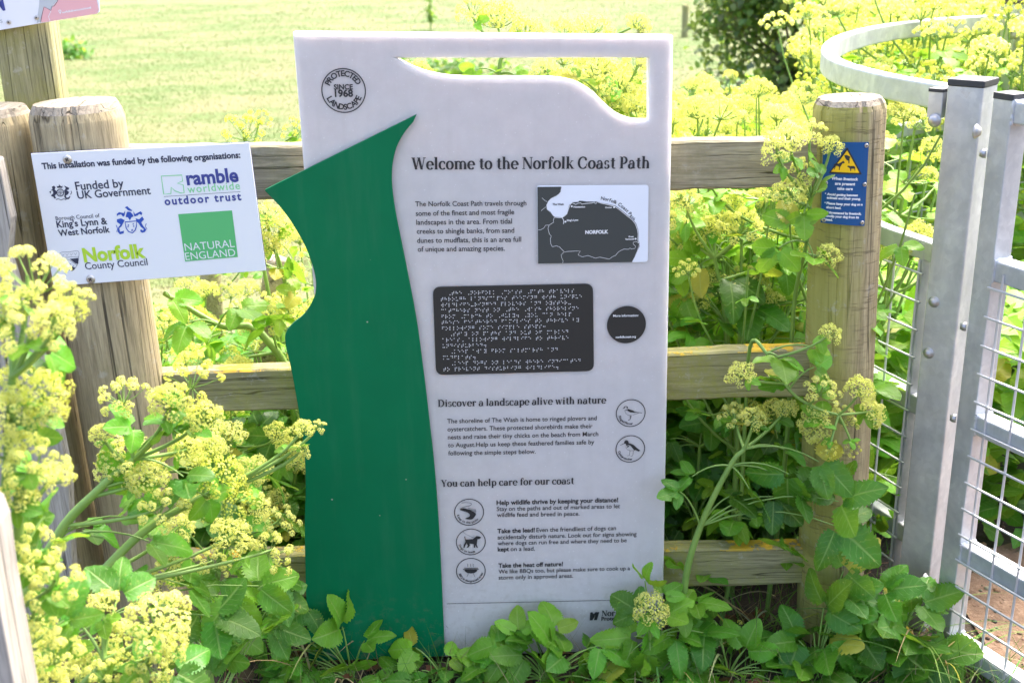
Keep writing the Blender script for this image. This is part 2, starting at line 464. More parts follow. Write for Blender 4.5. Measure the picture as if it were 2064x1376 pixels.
# a heavy soft serif face drawn stroke by stroke: x-height .5, capitals .72
class Serif:
    T, t = .165, .062
    def __init__(s): s.v = []; s.f = []
    def poly(s, pts):
        b = len(s.v); s.v += pts; s.f.append(tuple(range(b, b + len(pts))))
    def V(s, x, y0, y1, w=None): w = (w or s.T) / 2; s.poly([(x - w, y0), (x + w, y0), (x + w, y1), (x - w, y1)])
    def S(s, x, y, w=.12, h=.042, l=1, r=1):
        s.poly([(x - w * l, y), (x + w * r, y), (x + w * r * .75, y + h), (x - w * l * .75, y + h)])
    def L(s, x0, y0, x1, y1, w):
        w /= 2; s.poly([(x0 - w, y0), (x0 + w, y0), (x1 + w, y1), (x1 - w, y1)] if y1 > y0 else [(x1 - w, y1), (x1 + w, y1), (x0 + w, y0), (x0 - w, y0)])
    def A(s, cx, cy, rx, ry, a0, a1, n=20, T=None):
        T = T or s.T; pr = None
        for i in range(n + 1):
            a = math.radians(a0 + (a1 - a0) * i / n); w = s.t + (T - s.t) * abs(math.cos(a)) ** 1.3; h = w / 2
            o = (cx + (rx + h) * math.cos(a), cy + (ry + h) * math.sin(a)); q = (cx + (rx - h) * math.cos(a), cy + (ry - h) * math.sin(a))
            if pr: s.poly([pr[1], pr[0], o, q] if a1 > a0 else [pr[0], pr[1], q, o])
            pr = (o, q)
    def dot(s, x, y, r): s.poly([(x + r * math.cos(k * math.pi / 6), y + r * math.sin(k * math.pi / 6)) for k in range(12)])
def _sg(ch):
    g = Serif(); adv = .56
    if ch in 'oce':
        if ch == 'o': g.A(.28, .25, .19, .235, 0, 360, 32)
        if ch == 'c': g.A(.28, .25, .19, .235, 48, 318); g.dot(.41, .385, .06); adv = .5
        if ch == 'e': g.A(.28, .25, .19, .235, 0, 322, 30); g.poly([(.12, .24), (.5, .24), (.5, .285), (.12, .285)]); adv = .54
    elif ch == 'a': g.A(.22, .14, .12, .135, 60, 330); g.V(.4, .03, .36); g.A(.26, .35, .14, .135, 0, 150, T=.1); g.dot(.15, .385, .055); g.S(.44, 0, .1); adv = .55
    elif ch in 'dp':
        if ch == 'd': g.A(.25, .25, .16, .235, 40, 320); g.V(.45, .02, .75); g.S(.4, .71, .1, l=1.1, r=.2); g.S(.48, 0, .1); adv = .6
        else: g.V(.16, -.2, .5); g.S(.16, -.22, .14); g.S(.12, .46, .1, r=.2); g.A(.34, .25, .16, .235, -140, 140); adv = .6
    elif ch in 'nhmru':
        if ch == 'u':
            g.V(.16, .15, .5); g.S(.12, .46, .1, r=.3); g.A(.29, .2, .13, .185, 180, 330, T=.13); g.V(.46, .02, .5); g.S(.42, .46, .1, r=.3); g.S(.5, 0, .09); adv = .62
        else:
            g.V(.16, .02, .75 if ch == 'h' else .5); g.S(.16, 0, .13); g.S(.12, .71 if ch == 'h' else .46, .1, r=.3)
            if ch == 'r': g.A(.33, .3, .15, .18, 65, 165, T=.1); g.dot(.38, .43, .07); adv = .46
            else:
                g.A(.31, .3, .15, .185, 0, 165, T=.13); g.V(.46, .02, .31); g.S(.46, 0, .12); adv = .62
                if ch == 'm': g.A(.61, .3, .15, .185, 0, 165, T=.13); g.V(.76, .02, .31); g.S(.76, 0, .12); adv = .92
    elif ch == 't': g.V(.2, .1, .64); g.poly([(.05, .455), (.36, .455), (.36, .5), (.05, .5)]); g.A(.3, .12, .1, .1, 180, 310, T=.12); adv = .4
    elif ch in 'lik':
        g.V(.16, .02, .5 if ch == 'i' else .75); g.S(.16, 0, .13); g.S(.12, .46 if ch == 'i' else .71, .1, r=.3); adv = .32
        if ch == 'i': g.dot(.16, .64, .08)
        if ch == 'k': g.L(.2, .2, .44, .49, .06); g.L(.28, .29, .48, .02, .15); g.S(.49, 0, .12); g.S(.44, .46, .1); adv = .58
    elif ch == 'f': g.V(.18, .02, .58); g.S(.18, 0, .13); g.poly([(.04, .455), (.36, .455), (.36, .5), (.04, .5)]); g.A(.29, .58, .11, .15, 40, 180, T=.12); g.dot(.37, .66, .06); adv = .38
    elif ch == 's': g.A(.22, .36, .12, .115, 40, 250, T=.11); g.A(.22, .13, .13, .115, -150, 70, T=.13); g.dot(.32, .41, .045); g.dot(.1, .09, .045); adv = .44
    elif ch in 'vy':
        g.L(.13, .5, .29, 0.0, .15); g.L(.3, .0, .45, .5, .055); g.S(.13, .46, .12); g.S(.46, .46, .1); adv = .57
        if ch == 'y': g.L(.2, -.2, .3, .02, .06); g.dot(.17, -.17, .06)
    elif ch == 'w': g.L(.12, .5, .26, 0, .14); g.L(.27, 0, .4, .5, .05); g.L(.4, .5, .54, 0, .14); g.L(.55, 0, .68, .5, .05); g.S(.12, .46, .11); g.S(.4, .46, .1); g.S(.69, .46, .09); adv = .8
    elif ch == 'W': g.L(.13, .72, .32, 0, .16); g.L(.33, 0, .48, .72, .055); g.L(.5, .72, .69, 0, .16); g.L(.7, 0, .87, .72, .055); g.S(.13, .68, .14); g.S(.5, .68, .12); g.S(.88, .68, .11); adv = 1.0
    elif ch == 'N': g.V(.13, .02, .7, .06); g.L(.14, .72, .6, 0, .17); g.V(.62, .0, .7, .06); g.S(.12, 0, .11); g.S(.13, .68, .13); g.S(.62, .68, .12); adv = .75
    elif ch == 'C': g.A(.38, .36, .28, .345, 42, 318, 28, T=.16); g.dot(.57, .56, .075); g.L(.6, .14, .62, .3, .05); adv = .72
    elif ch == 'P': g.V(.18, .02, .7, .16); g.S(.18, 0, .15); g.S(.13, .68, .12, r=.4); g.A(.3, .5, .2, .2, -100, 100, T=.15); adv = .6
    elif ch == 'D': g.V(.18, .02, .7, .16); g.S(.16, 0, .13, r=.5); g.S(.14, .68, .12, r=.4); g.A(.28, .36, .36, .34, -95, 95, 26, T=.16); adv = .78
    elif ch == 'Y': g.L(.13, .72, .34, .3, .16); g.L(.36, .32, .54, .72, .055); g.V(.34, .02, .34, .15); g.S(.34, 0, .14); g.S(.13, .68, .14); g.S(.55, .68, .11); adv = .66
    return g, adv
def serif(body):
    v, f = [], []; x = 0
    for ch in body:
        if ch == ' ': x += .24; continue
        g, adv = _sg(ch); b = len(v)
        v += [(px + x, py) for px, py in g.v]; f += [tuple(i + b for i in q) for q in g.f]; x += adv * .97
    return v, f
def serif_text(mb, fr, body, pL, pR, y, m=0, ysc=1.12):
    v, f = serif(body)
    n0 = len(mb.v)
    text(mb, fr, body, pL, pR, y, ysc=ysc, m=m, g=(v, f))
    # strokes overlap: give each its own hair's breadth of ink so that no two faces share a plane
    for k, q in enumerate(f):
        for i in q:
            a = mb.v[n0 + i]; mb.v[n0 + i] = (a[0], y - (k % 40) * 4e-6, a[2])

BR = dict(a='1', b='12', c='14', d='145', e='15', f='124', g='1245', h='125', i='24', j='245', k='13', l='123', m='134', n='1345', o='135', p='1234',
          q='12345', r='1235', s='234', t='2345', u='136', v='1236', w='2456', x='1346', y='13456', z='1356')
BR.update({',': '6', '.': '256', ':': '25', ';': '2', '-': '36'})

def screw(parent, fr, px, py, y, r=.0075, name='screw', washer=True):
    u, v = fr.uv(px, py)
    mb = MB()
    mb.lathe([(r, 0), (r, .0012), (r * .8, .003), (r * .55, .0036)], (u, y, v), (0, -1, 0), 18, 0)
    a = rnd.uniform(0, 1.5); w = r * .14; L = r * .45
    for k in (0, 1):
        d = Vector((math.cos(a + k * math.pi / 2), math.sin(a + k * math.pi / 2))); p = Vector((-d.y, d.x))
        mb.flat([[tuple(Vector((u, v)) + d * s1 * L + p * s2 * w) for s1, s2 in ((-1, -1), (1, -1), (1, 1), (-1, 1))]], y - .0038 - k * 1e-4, 1)
    return mb.build(name, [M_screw, M_slot], parent, smooth=False)

def strips(poly, n=14):
    """A convex outline cut into upright strips, so that it can be bent."""
    xs = [p[0] for p in poly]; x0, x1 = min(xs), max(xs); out = []
    def clip(q, x, keep):
        r = []
        for i in range(len(q)):
            a, b = q[i - 1], q[i]; ia, ib = keep * (a[0] - x) >= 0, keep * (b[0] - x) >= 0
            if ia != ib: t = (x - a[0]) / (b[0] - a[0]); r.append((x, a[1] + (b[1] - a[1]) * t))
            if ib: r.append(b)
        return r
    for k in range(n):
        q = clip(clip(list(poly), x0 + (x1 - x0) * k / n, 1), x0 + (x1 - x0) * (k + 1) / n, -1)
        if len(q) >= 3: out.append(q)
    return out

# ---------------------------------------------------------------- the welcome board
SF = Frame((-0.03, 0.0, 0.0), math.radians(3.0))
board = empty('information_board', SF.O, SF.yaw, 'tall frosted white welcome board with green side panel and a cut out window', 'information board')
uv = SF.uv
def uvs(pts): return [uv(*p) for p in pts]
outer = uvs([(590, 65), (1357, 72), (1335, 1308), (693, 1330)])
win = [(797, 117), (1308, 117), (1308, 243)] + [tuple(p) for p in smooth_path([(1290, 243), (1268, 240), (1243, 229), (1218, 208), (1195, 186), (1166, 168), (1130, 158.5), (1080, 156), (1010, 156), (950, 156), (900, 153), (860, 145), (830, 134), (808, 123)], 4)]
panel = MB().slab([outer, uvs(win)], 0.0, .028).build('panel', M_white, board, bevel=.0025)
fin_px = [(840, 231)] + [tuple(p) for p in smooth_path([(833, 246), (815, 268), (799, 298), (791, 335), (790.5, 375), (797, 425), (810, 490), (824, 560), (840, 645), (853, 740), (865, 840), (876, 940), (885, 1060), (891, 1180), (897, 1322)], 4)] + [(622, 1332)] + \
    [tuple(p) for p in smooth_path([(616, 1180), (614, 1060), (616, 985), (614, 920), (607, 860), (597, 800), (587, 745), (577, 702), (574.5, 682), (577, 668), (589, 653), (612, 634), (627, 612), (635.5, 590), (636, 562), (628, 530), (614, 494), (592, 455), (566, 419), (533, 384)], 4)] + [(536, 381.5)]
fp = [uv(p[0], p[1], .012) for p in fin_px]
MB().slab([fp], -.012, -.004).build('green_panel', M_fin, board, bevel=.0012)
# spacers hold the green sheet off the board
for p in ((760, 420), (780, 900), (800, 1230)):
    u_, v_ = uv(*p); MB().lathe([(.012, 0), (.012, .0035)], (u_, -.0003, v_), (0, -1, 0), 12).build('spacer', M_bolt, board)
Yk = -.0006
t1 = MB(); serif_text(t1, SF, 'Welcome to the Norfolk Coast Path', (829, 342), (1309, 339.5), Yk); t1.build('heading', M_ink, board)
t2 = MB(); serif_text(t2, SF, 'Discover a landscape alive with nature', (882.4, 819.5), (1222, 812.5), Yk); t2.build('heading', M_ink, board)
t3 = MB(); serif_text(t3, SF, 'You can help care for our coast', (888.5, 980.5), (1157, 974.5), Yk); t3.build('heading', M_ink, board)
def para(lines, name='paragraph'):
    mb = MB()
    for body, a, b, wt in lines: text(mb, SF, body, a, b, Yk, wt, ysc=1.06)
    return mb.build(name, M_ink, board)
R_, B_ = .011, .028
para([('The Norfolk Coast Path travels through', (837, 416), (1061, 414), R_), ('some of the finest and most fragile', (838, 435), (1036.5, 432), R_),
      ('landscapes in the area. From tidal', (839, 453), (1032, 450.6), R_), ('creeks to shingle banks, from sand', (840, 471), (1036.5, 469), R_),
      ('dunes to mudflats, this is an area full', (840.6, 489.5), (1050.5, 487), R_), ('of unique and amazing species.', (842, 507), (1017.6, 505), R_)])
para([('The shoreline of The Wash is home to ringed plovers and', (901.5, 852.4), (1202.6, 846), R_), ('oystercatchers. These protected shorebirds make their', (902, 868.7), (1194.4, 862), R_),
      ('nests and raise their tiny chicks on the beach from March', (902.7, 884.6), (1205.8, 878), R_), ('to August.Help us keep these feathered families safe by', (903, 900.8), (1197.7, 894.3), R_),
      ('following the simple steps below.', (903.5, 917), (1079.7, 913.4), R_)])
para([('Help wildlife thrive by keeping your distance!', (1000.8, 1016.8), (1245.7, 1010.7), B_), ('Stay on the paths and out of marked areas to let', (1001, 1029), (1249.7, 1023), R_),
      ('wildlife feed and breed in peace.', (1001.6, 1041), (1168, 1038.3), R_)])
para([('Take the lead!', (1002.4, 1073.7), (1078, 1071.3), B_), ('Even the friendliest of dogs can', (1081, 1071.3), (1241.6, 1067.2), R_),
      ('accidentally disturb nature. Look out for signs showing', (1002.8, 1086), (1283, 1079), R_), ('where dogs can run free and where they need to be', (1003.2, 1098), (1263, 1091.6), R_),
      ('kept', (1003.2, 1110.4), (1026, 1109.5), B_), ('on a lead.', (1029, 1109.5), (1078, 1108.7), R_)])
para([('Take the heat off nature!', (1004.4, 1143), (1134.6, 1139.6), B_), ('We like BBQs too, but please make sure to cook up a', (1004.8, 1154.7), (1269.7, 1147.8), R_),
      ('storm only in approved areas.', (1005, 1167), (1155, 1163), R_)])
MB().ribbon(uvs([(900.7, 1215.7), (1310, 1207)]), .0012, Yk).build('rule', M_ink, board)
lg = MB()
lg.flat([uvs([(1189.5, 1233.5), (1193.5, 1232.3), (1196.5, 1236), (1200.5, 1232.3), (1208, 1232.3), (1203, 1248.5), (1197, 1248.5), (1200, 1238), (1194, 1249), (1188.5, 1249)])], Yk)
serif_text(lg, SF, 'Norfolk Coast', (1212, 1240.5), (1313, 1238), Yk)
text(lg, SF, 'Protected Landscape', (1212, 1249.5), (1313, 1246.5), Yk, B_, ysc=1.0)
lg.build('logo', M_ink, board)

def ring(mb, c, r, w, y, n=64, m=0):
    mb.ribbon(circle(c[0], c[1], r, n), w, y, m, closed=True)
em = MB(); c = uv(692.7, 183); R0 = uv(736.5, 183)[0] - c[0]
ring(em, c, R0, .0021, Yk)
text_arc(em, SF, 'PROTECTED', c, R0 * .66, 158, 22, .0148, Yk, .03)
text_arc(em, SF, 'LANDSCAPE', c, R0 * .87, 202, 338, .0148, Yk, .03, inside=True)
text(em, SF, 'SINCE', (673, 180.6), (711.5, 180.2), Yk, .035); text(em, SF, '1968', (675, 195.5), (712, 195), Yk, .035)
em.build('emblem', M_ink, board)

def zp(pts, ox, oy, s): return uvs([(ox + x / s, oy + y / s) for x, y in pts])
def roundel(cx, cy, rpx, caption, a0, a1):
    mb = MB(); c = uv(cx, cy); r = uv(cx + rpx, cy)[0] - c[0]
    ring(mb, c, r, .0018, Yk)
    text_arc(mb, SF, caption, c, r * .86, a0, a1, .0068, Yk, .03, inside=True)
    return mb
P8 = lambda pts: zp(pts, 1180, 780, 7.645)
mb = roundel(1271.2, 832, 29, 'Ringed Plover', 194, 282)
mb.flat([P8([(655, 332), (690, 345), (735, 358), (765, 377), (815, 385), (872, 390), (872, 398), (800, 392), (745, 390), (690, 385), (655, 365), (640, 350)])], Yk)
mb.flat([P8([(568, 332), (590, 312), (600, 296), (625, 290), (648, 296), (657, 312), (645, 326), (632, 318), (640, 308), (625, 299), (608, 303), (606, 318), (585, 328)])], Yk)
mb.flat([P8([(605, 352), (640, 343), (645, 352), (615, 358)])], Yk)
mb.ribbon(P8([(607, 355), (610, 378), (625, 405), (650, 425), (685, 432), (705, 428)]), .0006, Yk - 2e-5)
mb.ribbon(P8([(725, 426), (775, 412), (820, 395)]), .0006, Yk)
mb.ribbon(P8([(705, 432), (698, 470), (680, 500), (655, 508)]), .0012, Yk - 1e-5); mb.ribbon(P8([(690, 435), (688, 470)]), .0009, Yk)
mb.build('pictogram', M_ink, board)
mb = roundel(1270.3, 904, 28.8, 'Oystercatcher', 190, 282)
mb.flat([P8([(535, 890), (595, 858), (600, 830), (622, 812), (650, 818), (664, 840), (668, 862), (700, 868), (740, 885), (790, 930), (848, 975), (815, 988), (770, 965), (750, 968), (715, 925), (690, 895), (660, 890), (635, 900), (625, 885), (622, 868), (600, 866), (540, 895)])], Yk)
mb.ribbon(P8([(625, 905), (625, 930), (645, 958), (690, 975), (765, 972)]), .0006, Yk)
mb.flat([P8([(636, 915), (655, 897), (680, 905), (650, 925)])], Yk)
mb.ribbon(P8([(687, 975), (680, 1020), (678, 1050), (645, 1052)]), .0008, Yk); mb.ribbon(P8([(738, 975), (733, 1030), (722, 1056), (695, 1058)]), .0008, Yk)
mb.build('pictogram', M_ink, board)
P4 = lambda pts: zp(pts, 860, 780, 2.458)
mb = roundel(945.4, 1031.4, 29.3, 'Keep to the paths', 192, 318)
mb.flat([P4([tuple(p) for p in smooth_path([(164, 605), (180, 598), (200, 602), (225, 612), (244, 625), (238, 640), (222, 654), (190, 650), (210, 640), (214, 630), (200, 618), (178, 612)], 3, True)])], Yk)
mb.ribbon(P4([tuple(p) for p in smooth_path([(172, 572), (195, 570), (220, 574), (215, 585), (185, 592), (163, 602)], 4)]), .0009, Yk)
for k in range(7):
    x = 206 + k * 6; mb.ribbon(P4([(x, 594 + k * 1.5), (x + 1, 612 + k * 1.4)]), .0007, Yk)
mb.ribbon(P4([(204, 604), (246, 613)]), .0005, Yk - 3e-5)
mb.build('pictogram', M_ink, board)
mb = roundel(949, 1091.2, 29.2, 'Dogs on leads', 192, 290)
mb.flat([P4([(186, 738), (190, 737), (193, 752), (205, 753), (228, 751), (240, 742), (247, 736), (262, 738), (270, 743), (262, 750), (252, 752), (250, 765), (248, 780), (255, 792), (247, 793), (242, 780), (240, 793), (233, 793), (234, 776), (212, 772), (214, 782), (206, 793), (199, 793), (204, 782), (198, 772), (190, 785), (188, 793), (182, 793), (184, 778), (192, 764), (190, 754)])], Yk)
mb.ribbon(P4([(174, 712), (200, 730), (222, 740), (242, 746)]), .0005, Yk)
mb.build('pictogram', M_ink, board)
mb = roundel(949, 1149.8, 29, 'BBQ in designated areas', 192, 348)
mb.flat([P4([(180, 899), (258, 899), (258, 902), (253, 902), (247, 912), (235, 919), (219, 921), (203, 919), (191, 912), (186, 902), (180, 902)])], Yk)
mb.flat([P4([(186, 893), (254, 893), (254, 896), (186, 896)])], Yk)
mb.ribbon(P4([(207, 921), (199, 938)]), .0008, Yk); mb.ribbon(P4([(231, 921), (239, 938)]), .0008, Yk)
for x in (203, 217, 230):
    mb.ribbon(P4([tuple(p) for p in smooth_path([(x - 3, 873), (x + 2, 877), (x - 1, 882), (x + 3, 888)], 3)]), .0008, Yk)
mb.build('pictogram', M_ink, board)

# map plate, braille plate, round badge
def rounded(pts, r, n=5):
    out = []; N = len(pts)
    for i in range(N):
        p = Vector(pts[i]); a = (Vector(pts[i - 1]) - p).normalized(); b = (Vector(pts[(i + 1) % N]) - p).normalized()
        for k in range(n + 1):
            t = k / n
            q = p + a * r * (1 - t) ** 2 + b * r * t ** 2
            out.append((q.x, q.y))
    return out
PM = lambda pts: zp(pts, 1070, 360, 7.644)
mp = empty_plate = MB().slab([rounded(PM([(92, 108), (1812, 98), (1800, 1280), (108, 1310)]), .006)], -.0016, .0004).build('map_plate', M_mapsea, board, bevel=.0004)
ym = -.0021
west = [(99, 125), (472, 122), (460, 200), (430, 235), (385, 270), (310, 300), (268, 345), (240, 405), (250, 470), (300, 505), (335, 560), (362, 582), (430, 590), (485, 592), (505, 575), (555, 535), (570, 470), (590, 400), (640, 362), (730, 355), (745, 338), (790, 340), (850, 350), (960, 352), (1020, 348), (1080, 368), (1170, 385), (1300, 415), (1390, 480), (1500, 570), (1570, 625), (1620, 690), (1650, 780), (1660, 850), (1655, 940), (1670, 990), (1672, 1040), (1640, 1110), (1600, 1200), (1555, 1282), (110, 1306)]
MB().flat([PM(west)], ym).build('land_shape', M_mapdark, mp)
wl = MB(); yw = ym - .0003
def ml(pts, w): wl.ribbon(PM(pts), w, yw - rnd.random() * 6e-5)
ml([(362, 590), (430, 598), (480, 596), (520, 570), (552, 540), (575, 470), (600, 400), (632, 370), (660, 382), (690, 395), (720, 378), (770, 370), (778, 390), (850, 380), (940, 372), (980, 360), (985, 378), (1008, 378), (1015, 352), (1080, 375), (1170, 395), (1290, 424), (1380, 488), (1490, 578), (1560, 632), (1608, 695), (1640, 785), (1650, 850), (1645, 940), (1660, 990)], .0011)
ml([(480, 600), (502, 632), (505, 670), (500, 695)], .0012)
ml([(358, 592), (342, 655), (355, 665), (280, 712), (225, 715), (200, 755), (150, 785), (112, 785)], .0007)
ml([(280, 715), (262, 760), (270, 800), (285, 850), (312, 880), (298, 930), (305, 1000), (330, 1045), (390, 1030), (440, 1048), (500, 1110), (515, 1128), (560, 1118), (700, 1110), (760, 1112), (725, 1170), (790, 1200), (880, 1180), (990, 1220), (1060, 1205), (1205, 1235), (1260, 1195), (1300, 1180), (1350, 1120), (1430, 1080), (1500, 1085), (1525, 1065), (1550, 1080), (1600, 1070), (1610, 1035), (1575, 1005), (1575, 975), (1620, 965), (1660, 990)], .0007)
ml([(505, 1130), (465, 1170), (475, 1220), (495, 1255), (488, 1300)], .0006)
for pts in ([(470, 125), (455, 205), (425, 240), (310, 305), (265, 350), (240, 410), (248, 470), (300, 510), (358, 582)], [(170, 295), (210, 330), (250, 355)], [(160, 490), (200, 455), (232, 430)], [(1672, 1000), (1640, 1100), (1600, 1200), (1558, 1280)]):
    P = PM(pts)
    for a, b in zip(P[:-1], P[1:]):
        a, b = Vector(a), Vector(b); n = max(1, int((b - a).length / .0022))
        for k in range(n):
            q0 = a.lerp(b, k / n); q1 = a.lerp(b, (k + .55) / n); wl.ribbon([tuple(q0), tuple(q1)], .0011, yw - 1e-4 - rnd.random() * 5e-5)
for q in ((628, 423), (1280, 437), (530, 660), (1610, 922)):
    cc = PM([q])[0]; wl.flat([circle(cc[0], cc[1], .0019, 14)], yw - 2e-4)
def mt(body, a, b, wt, m=0):
    A, B = PM([a])[0], PM([b])[0]
    text(wl, SF, body, (1070 + a[0] / 7.644, 360 + a[1] / 7.644), (1070 + b[0] / 7.644, 360 + b[1] / 7.644), yw - 3e-4, wt, m=m)
mt('NORFOLK', (835, 846), (1190, 838), .045); mt('Hunstanton', (655, 444), (832, 442), .04); mt('Cromer', (1140, 452), (1250, 450), .04)
mt("King's Lynn", (552, 652), (726, 645), .04); mt('Great', (1500, 900), (1580, 898), .04); mt('Yarmouth', (1447, 940), (1588, 936), .04); mt('The Wash', (332, 405), (505, 403), .03, 1)
cA = PM([(990, 960)])[0]
rr = (Vector(PM([(1060, 322)])[0]) - Vector(cA)).length
text_arc(wl, SF, 'Norfolk Coast Path', cA, rr * 1.0, 83, 27, .0095, yw, .015, m=1)
wl.build('lettering', [M_dots, M_ink], mp)

bp = MB().slab([rounded(uvs([(872.3, 577.6), (1195, 571), (1197, 746.8), (879, 755)]), .016)], -.0022, .0004).build('braille_plate', M_plate, board, bevel=.0006)
lines = ['  ,the ,norfolk ,coast ,path travels', 'through landscapes teeming with unique', 'wildlife-ringed plovers and oyster-', 'catchers nest on ,the ,wash shoreline', 'from ,march to ,july. ,you can help',
         'these feathered families to thrive by', 'following some simple steps:', '  ,stay on paths and out of marked', 'areas, allowing wildlife to thrive', 'undisturbed.', '  ,keep away from saltmarsh and', 'mudflats.', '  ,keep dogs on leads where indicated', 'to prevent disturbing wildlife.']
db = MB()
for li, ln in enumerate(lines):
    x0, y0 = 889 + li * .45, 588.5 + li * 11.75
    for ci, ch in enumerate(ln):
        for d in BR.get(ch, ''):
            d = int(d) - 1; qx = x0 + ci * 7.55 + (d // 3) * 2.9; qy = y0 + (d % 3) * 2.9 - ci * 7.55 * .02
            u_, v_ = uv(qx, qy, .0022)
            db.lathe([(.00105, 0), (.0009, .0004), (.0004, .0007)], (u_, -.0021, v_), (0, -1, 0), 6)
db.build('braille_dots', M_dots, bp)
bc = uv(1262.6, 654); br_ = uv(1301.6, 654)[0] - bc[0]
bd = MB().slab([circle(bc[0], bc[1], br_, 56)], -.0018, .0004).build('round_badge', M_plate, board, bevel=.0004)
bt = MB(); text(bt, SF, 'More information:', (1235.6, 637.8), (1286.4, 636.8), -.0023, .02); text(bt, SF, 'norfolkcoast.org', (1240.8, 680.5), (1281.5, 679.3), -.0023, .03)
bt.build('lettering', M_dots, bd)

# ---------------------------------------------------------------- posts and rails
def grainy_post(name, top, base, r_top, r_base, mat, label, chamfer=.016, n=56, dome=.006, crack=None, seed=1):
    """A sawn round post: slightly out of round, chamfered at the top, drying cracks running down from the end grain."""
    rg = random.Random(seed)
    top, base = Vector(top), Vector(base); ax = (top - base); L = ax.length; ax.normalize()
    ph = [rg.uniform(0, 6.28) for _ in range(6)]
    cracks = [(rg.uniform(0, 6.28), rg.uniform(.1, .45) * L, rg.uniform(.003, .008)) for _ in range(5)] + (crack or [])
    rows = [0, .1, .2, .3, .4, .5, .6, .7, .78, .85, .9, .94, .97]
    prof = [(t, 1.0, 0) for t in rows] + [(1 - chamfer / L, 1.0, 0), (1 - chamfer * .5 / L, .955, 0), (1.0, .86, 0), (1 + dome * .6 / L, .5, 1), (1 + dome / L, .08, 1)]
    vs = []; fs = []; ms = []
    for t, k, endg in prof:
        for j in range(n):
            a = 2 * math.pi * j / n
            r = (r_base + (r_top - r_base) * min(t, 1)) * k
            r *= 1 + .012 * math.sin(2 * a + ph[0]) + .01 * math.sin(3 * a + ph[1]) + .006 * math.sin(5 * a + ph[2] + 3 * t)
            for ca, cl, cdp in cracks:
                da = abs((a - ca + math.pi) % (2 * math.pi) - math.pi)
                if da < .06 and (1 - t) * L < cl and k > .4: r -= cdp * (1 - max(0, (1 - t)) * L / cl) * min(1, k)
            z = t * L + (rg.uniform(-.0004, .0004) if t >= .99 else 0)
            vs.append((r * math.cos(a), r * math.sin(a), z))
    for i in range(len(prof) - 1):
        for j in range(n):
            fs.append((i * n + j, i * n + (j + 1) % n, (i + 1) * n + (j + 1) % n, (i + 1) * n + j)); ms.append(1 if i >= len(rows) + 1 else 0)
    fs.append(tuple((len(prof) - 1) * n + j for j in range(n))); ms.append(1)
    mb = MB(); mb.v = vs; mb.f = fs; mb.m = ms
    o = mb.build(name, [mat, M_endgrain], smooth=True)
    o.matrix_world = Matrix.Translation(base) @ ax.to_track_quat('Z', 'Y').to_matrix().to_4x4()
    for p in o.data.polygons:
        if p.index >= n * len(rows): p.use_smooth = False
    tag(o, label, 'fence post')
    return o
def post_line(pT, pB, Y, ext=.12):
    t = atY(*pT, Y); b = atY(*pB, Y); d = (t - b).normalized()
    base = b + d * ((-ext - b.z) / d.z)
    return t, base
def rpx(halfw, p): return halfw / FPX * depth(p)
YL, YR = .035, .082
t_, b_ = post_line((1713, 196), (1672, 1190), YR); RRp = rpx(73, t_)
post_r = grainy_post('fence_post', t_, b_, RRp, RRp * 1.03, M_post_r, 'round brown fence post carrying the blue livestock notice, next to the steel gate', seed=3, chamfer=.02, crack=[(4.62, .25, .012)])
t_, b_ = post_line((152, 205), (237, 740), YL); RLp = rpx(92, t_)
post_l = grainy_post('fence_post', t_, b_, RLp, RLp * 1.0, M_post_l, 'thick round fence post behind the white funding notice', seed=5, chamfer=.03, crack=[(5.6, .3, .012)])
t_, b_ = post_line((-28, 216), (62, 720), .05); r_ = rpx(84, t_)
grainy_post('fence_post', t_, b_, r_, r_, M_post_l, 'round fence post at the left edge, touching the thick post with the funding notice', seed=9, chamfer=.03)

def rail(name, l0, l1, r0, r1, mat, label, thick=.045, YF=(.034, .062)):
    """A plank from its front-face corners (left top, left bottom, right top, right bottom pixels)."""
    Yl, Yr = YF
    A, Bq, C_, D = atY(*l0, Yl), atY(*l1, Yl), atY(*r0, Yr), atY(*r1, Yr)
    n = 40; rg = random.Random(len(label))
    o3 = A; ux = (C_ - A); L = ux.length; ux.normalize(); yv = Vector((-ux.y, ux.x, 0)).normalized(); zv = ux.cross(yv)
    prof = []
    loc = lambda p: Vector(((p - o3).dot(ux), (p - o3).dot(yv), (p - o3).dot(zv)))
    a, b, c, d = map(loc, (A, Bq, C_, D)); vs = []; fs = []
    m = 10
    for i in range(n + 1):
        t = i / n; T = a.lerp(c, t); Bo = b.lerp(d, t); e = .004
        j = lambda s=.0012: rg.uniform(-s, s)
        z1, z0, y0 = T.z, Bo.z, T.y; x = T.x
        sec = [(y0 + e, z1), (y0, z1 - e), (y0 + j(), z1 - (z1 - z0) * .33), (y0 + j(), z1 - (z1 - z0) * .66), (y0, z0 + e), (y0 + e, z0), (y0 + thick - e, z0), (y0 + thick, z0 + e), (y0 + thick, z1 - e), (y0 + thick - e, z1)]
        dz = j(.0015)
        vs += [(x, p + j(.0004), q + dz + j(.0005)) for p, q in sec]
    for i in range(n):
        for k in range(m):
            fs.append((i * m + k, (i + 1) * m + k, (i + 1) * m + (k + 1) % m, i * m + (k + 1) % m))
    fs.append(tuple(range(m))); fs.append(tuple(n * m + k for k in reversed(range(m))))
    mb = MB(); mb.v = vs; mb.f = fs; mb.m = [0] * len(fs)
    o = mb.build(name, mat, fix=True)
    M = Matrix(((ux.x, yv.x, zv.x, o3.x), (ux.y, yv.y, zv.y, o3.y), (ux.z, yv.z, zv.z, o3.z), (0, 0, 0, 1)))
    o.matrix_world = M
    return tag(o, label, 'fence rail')
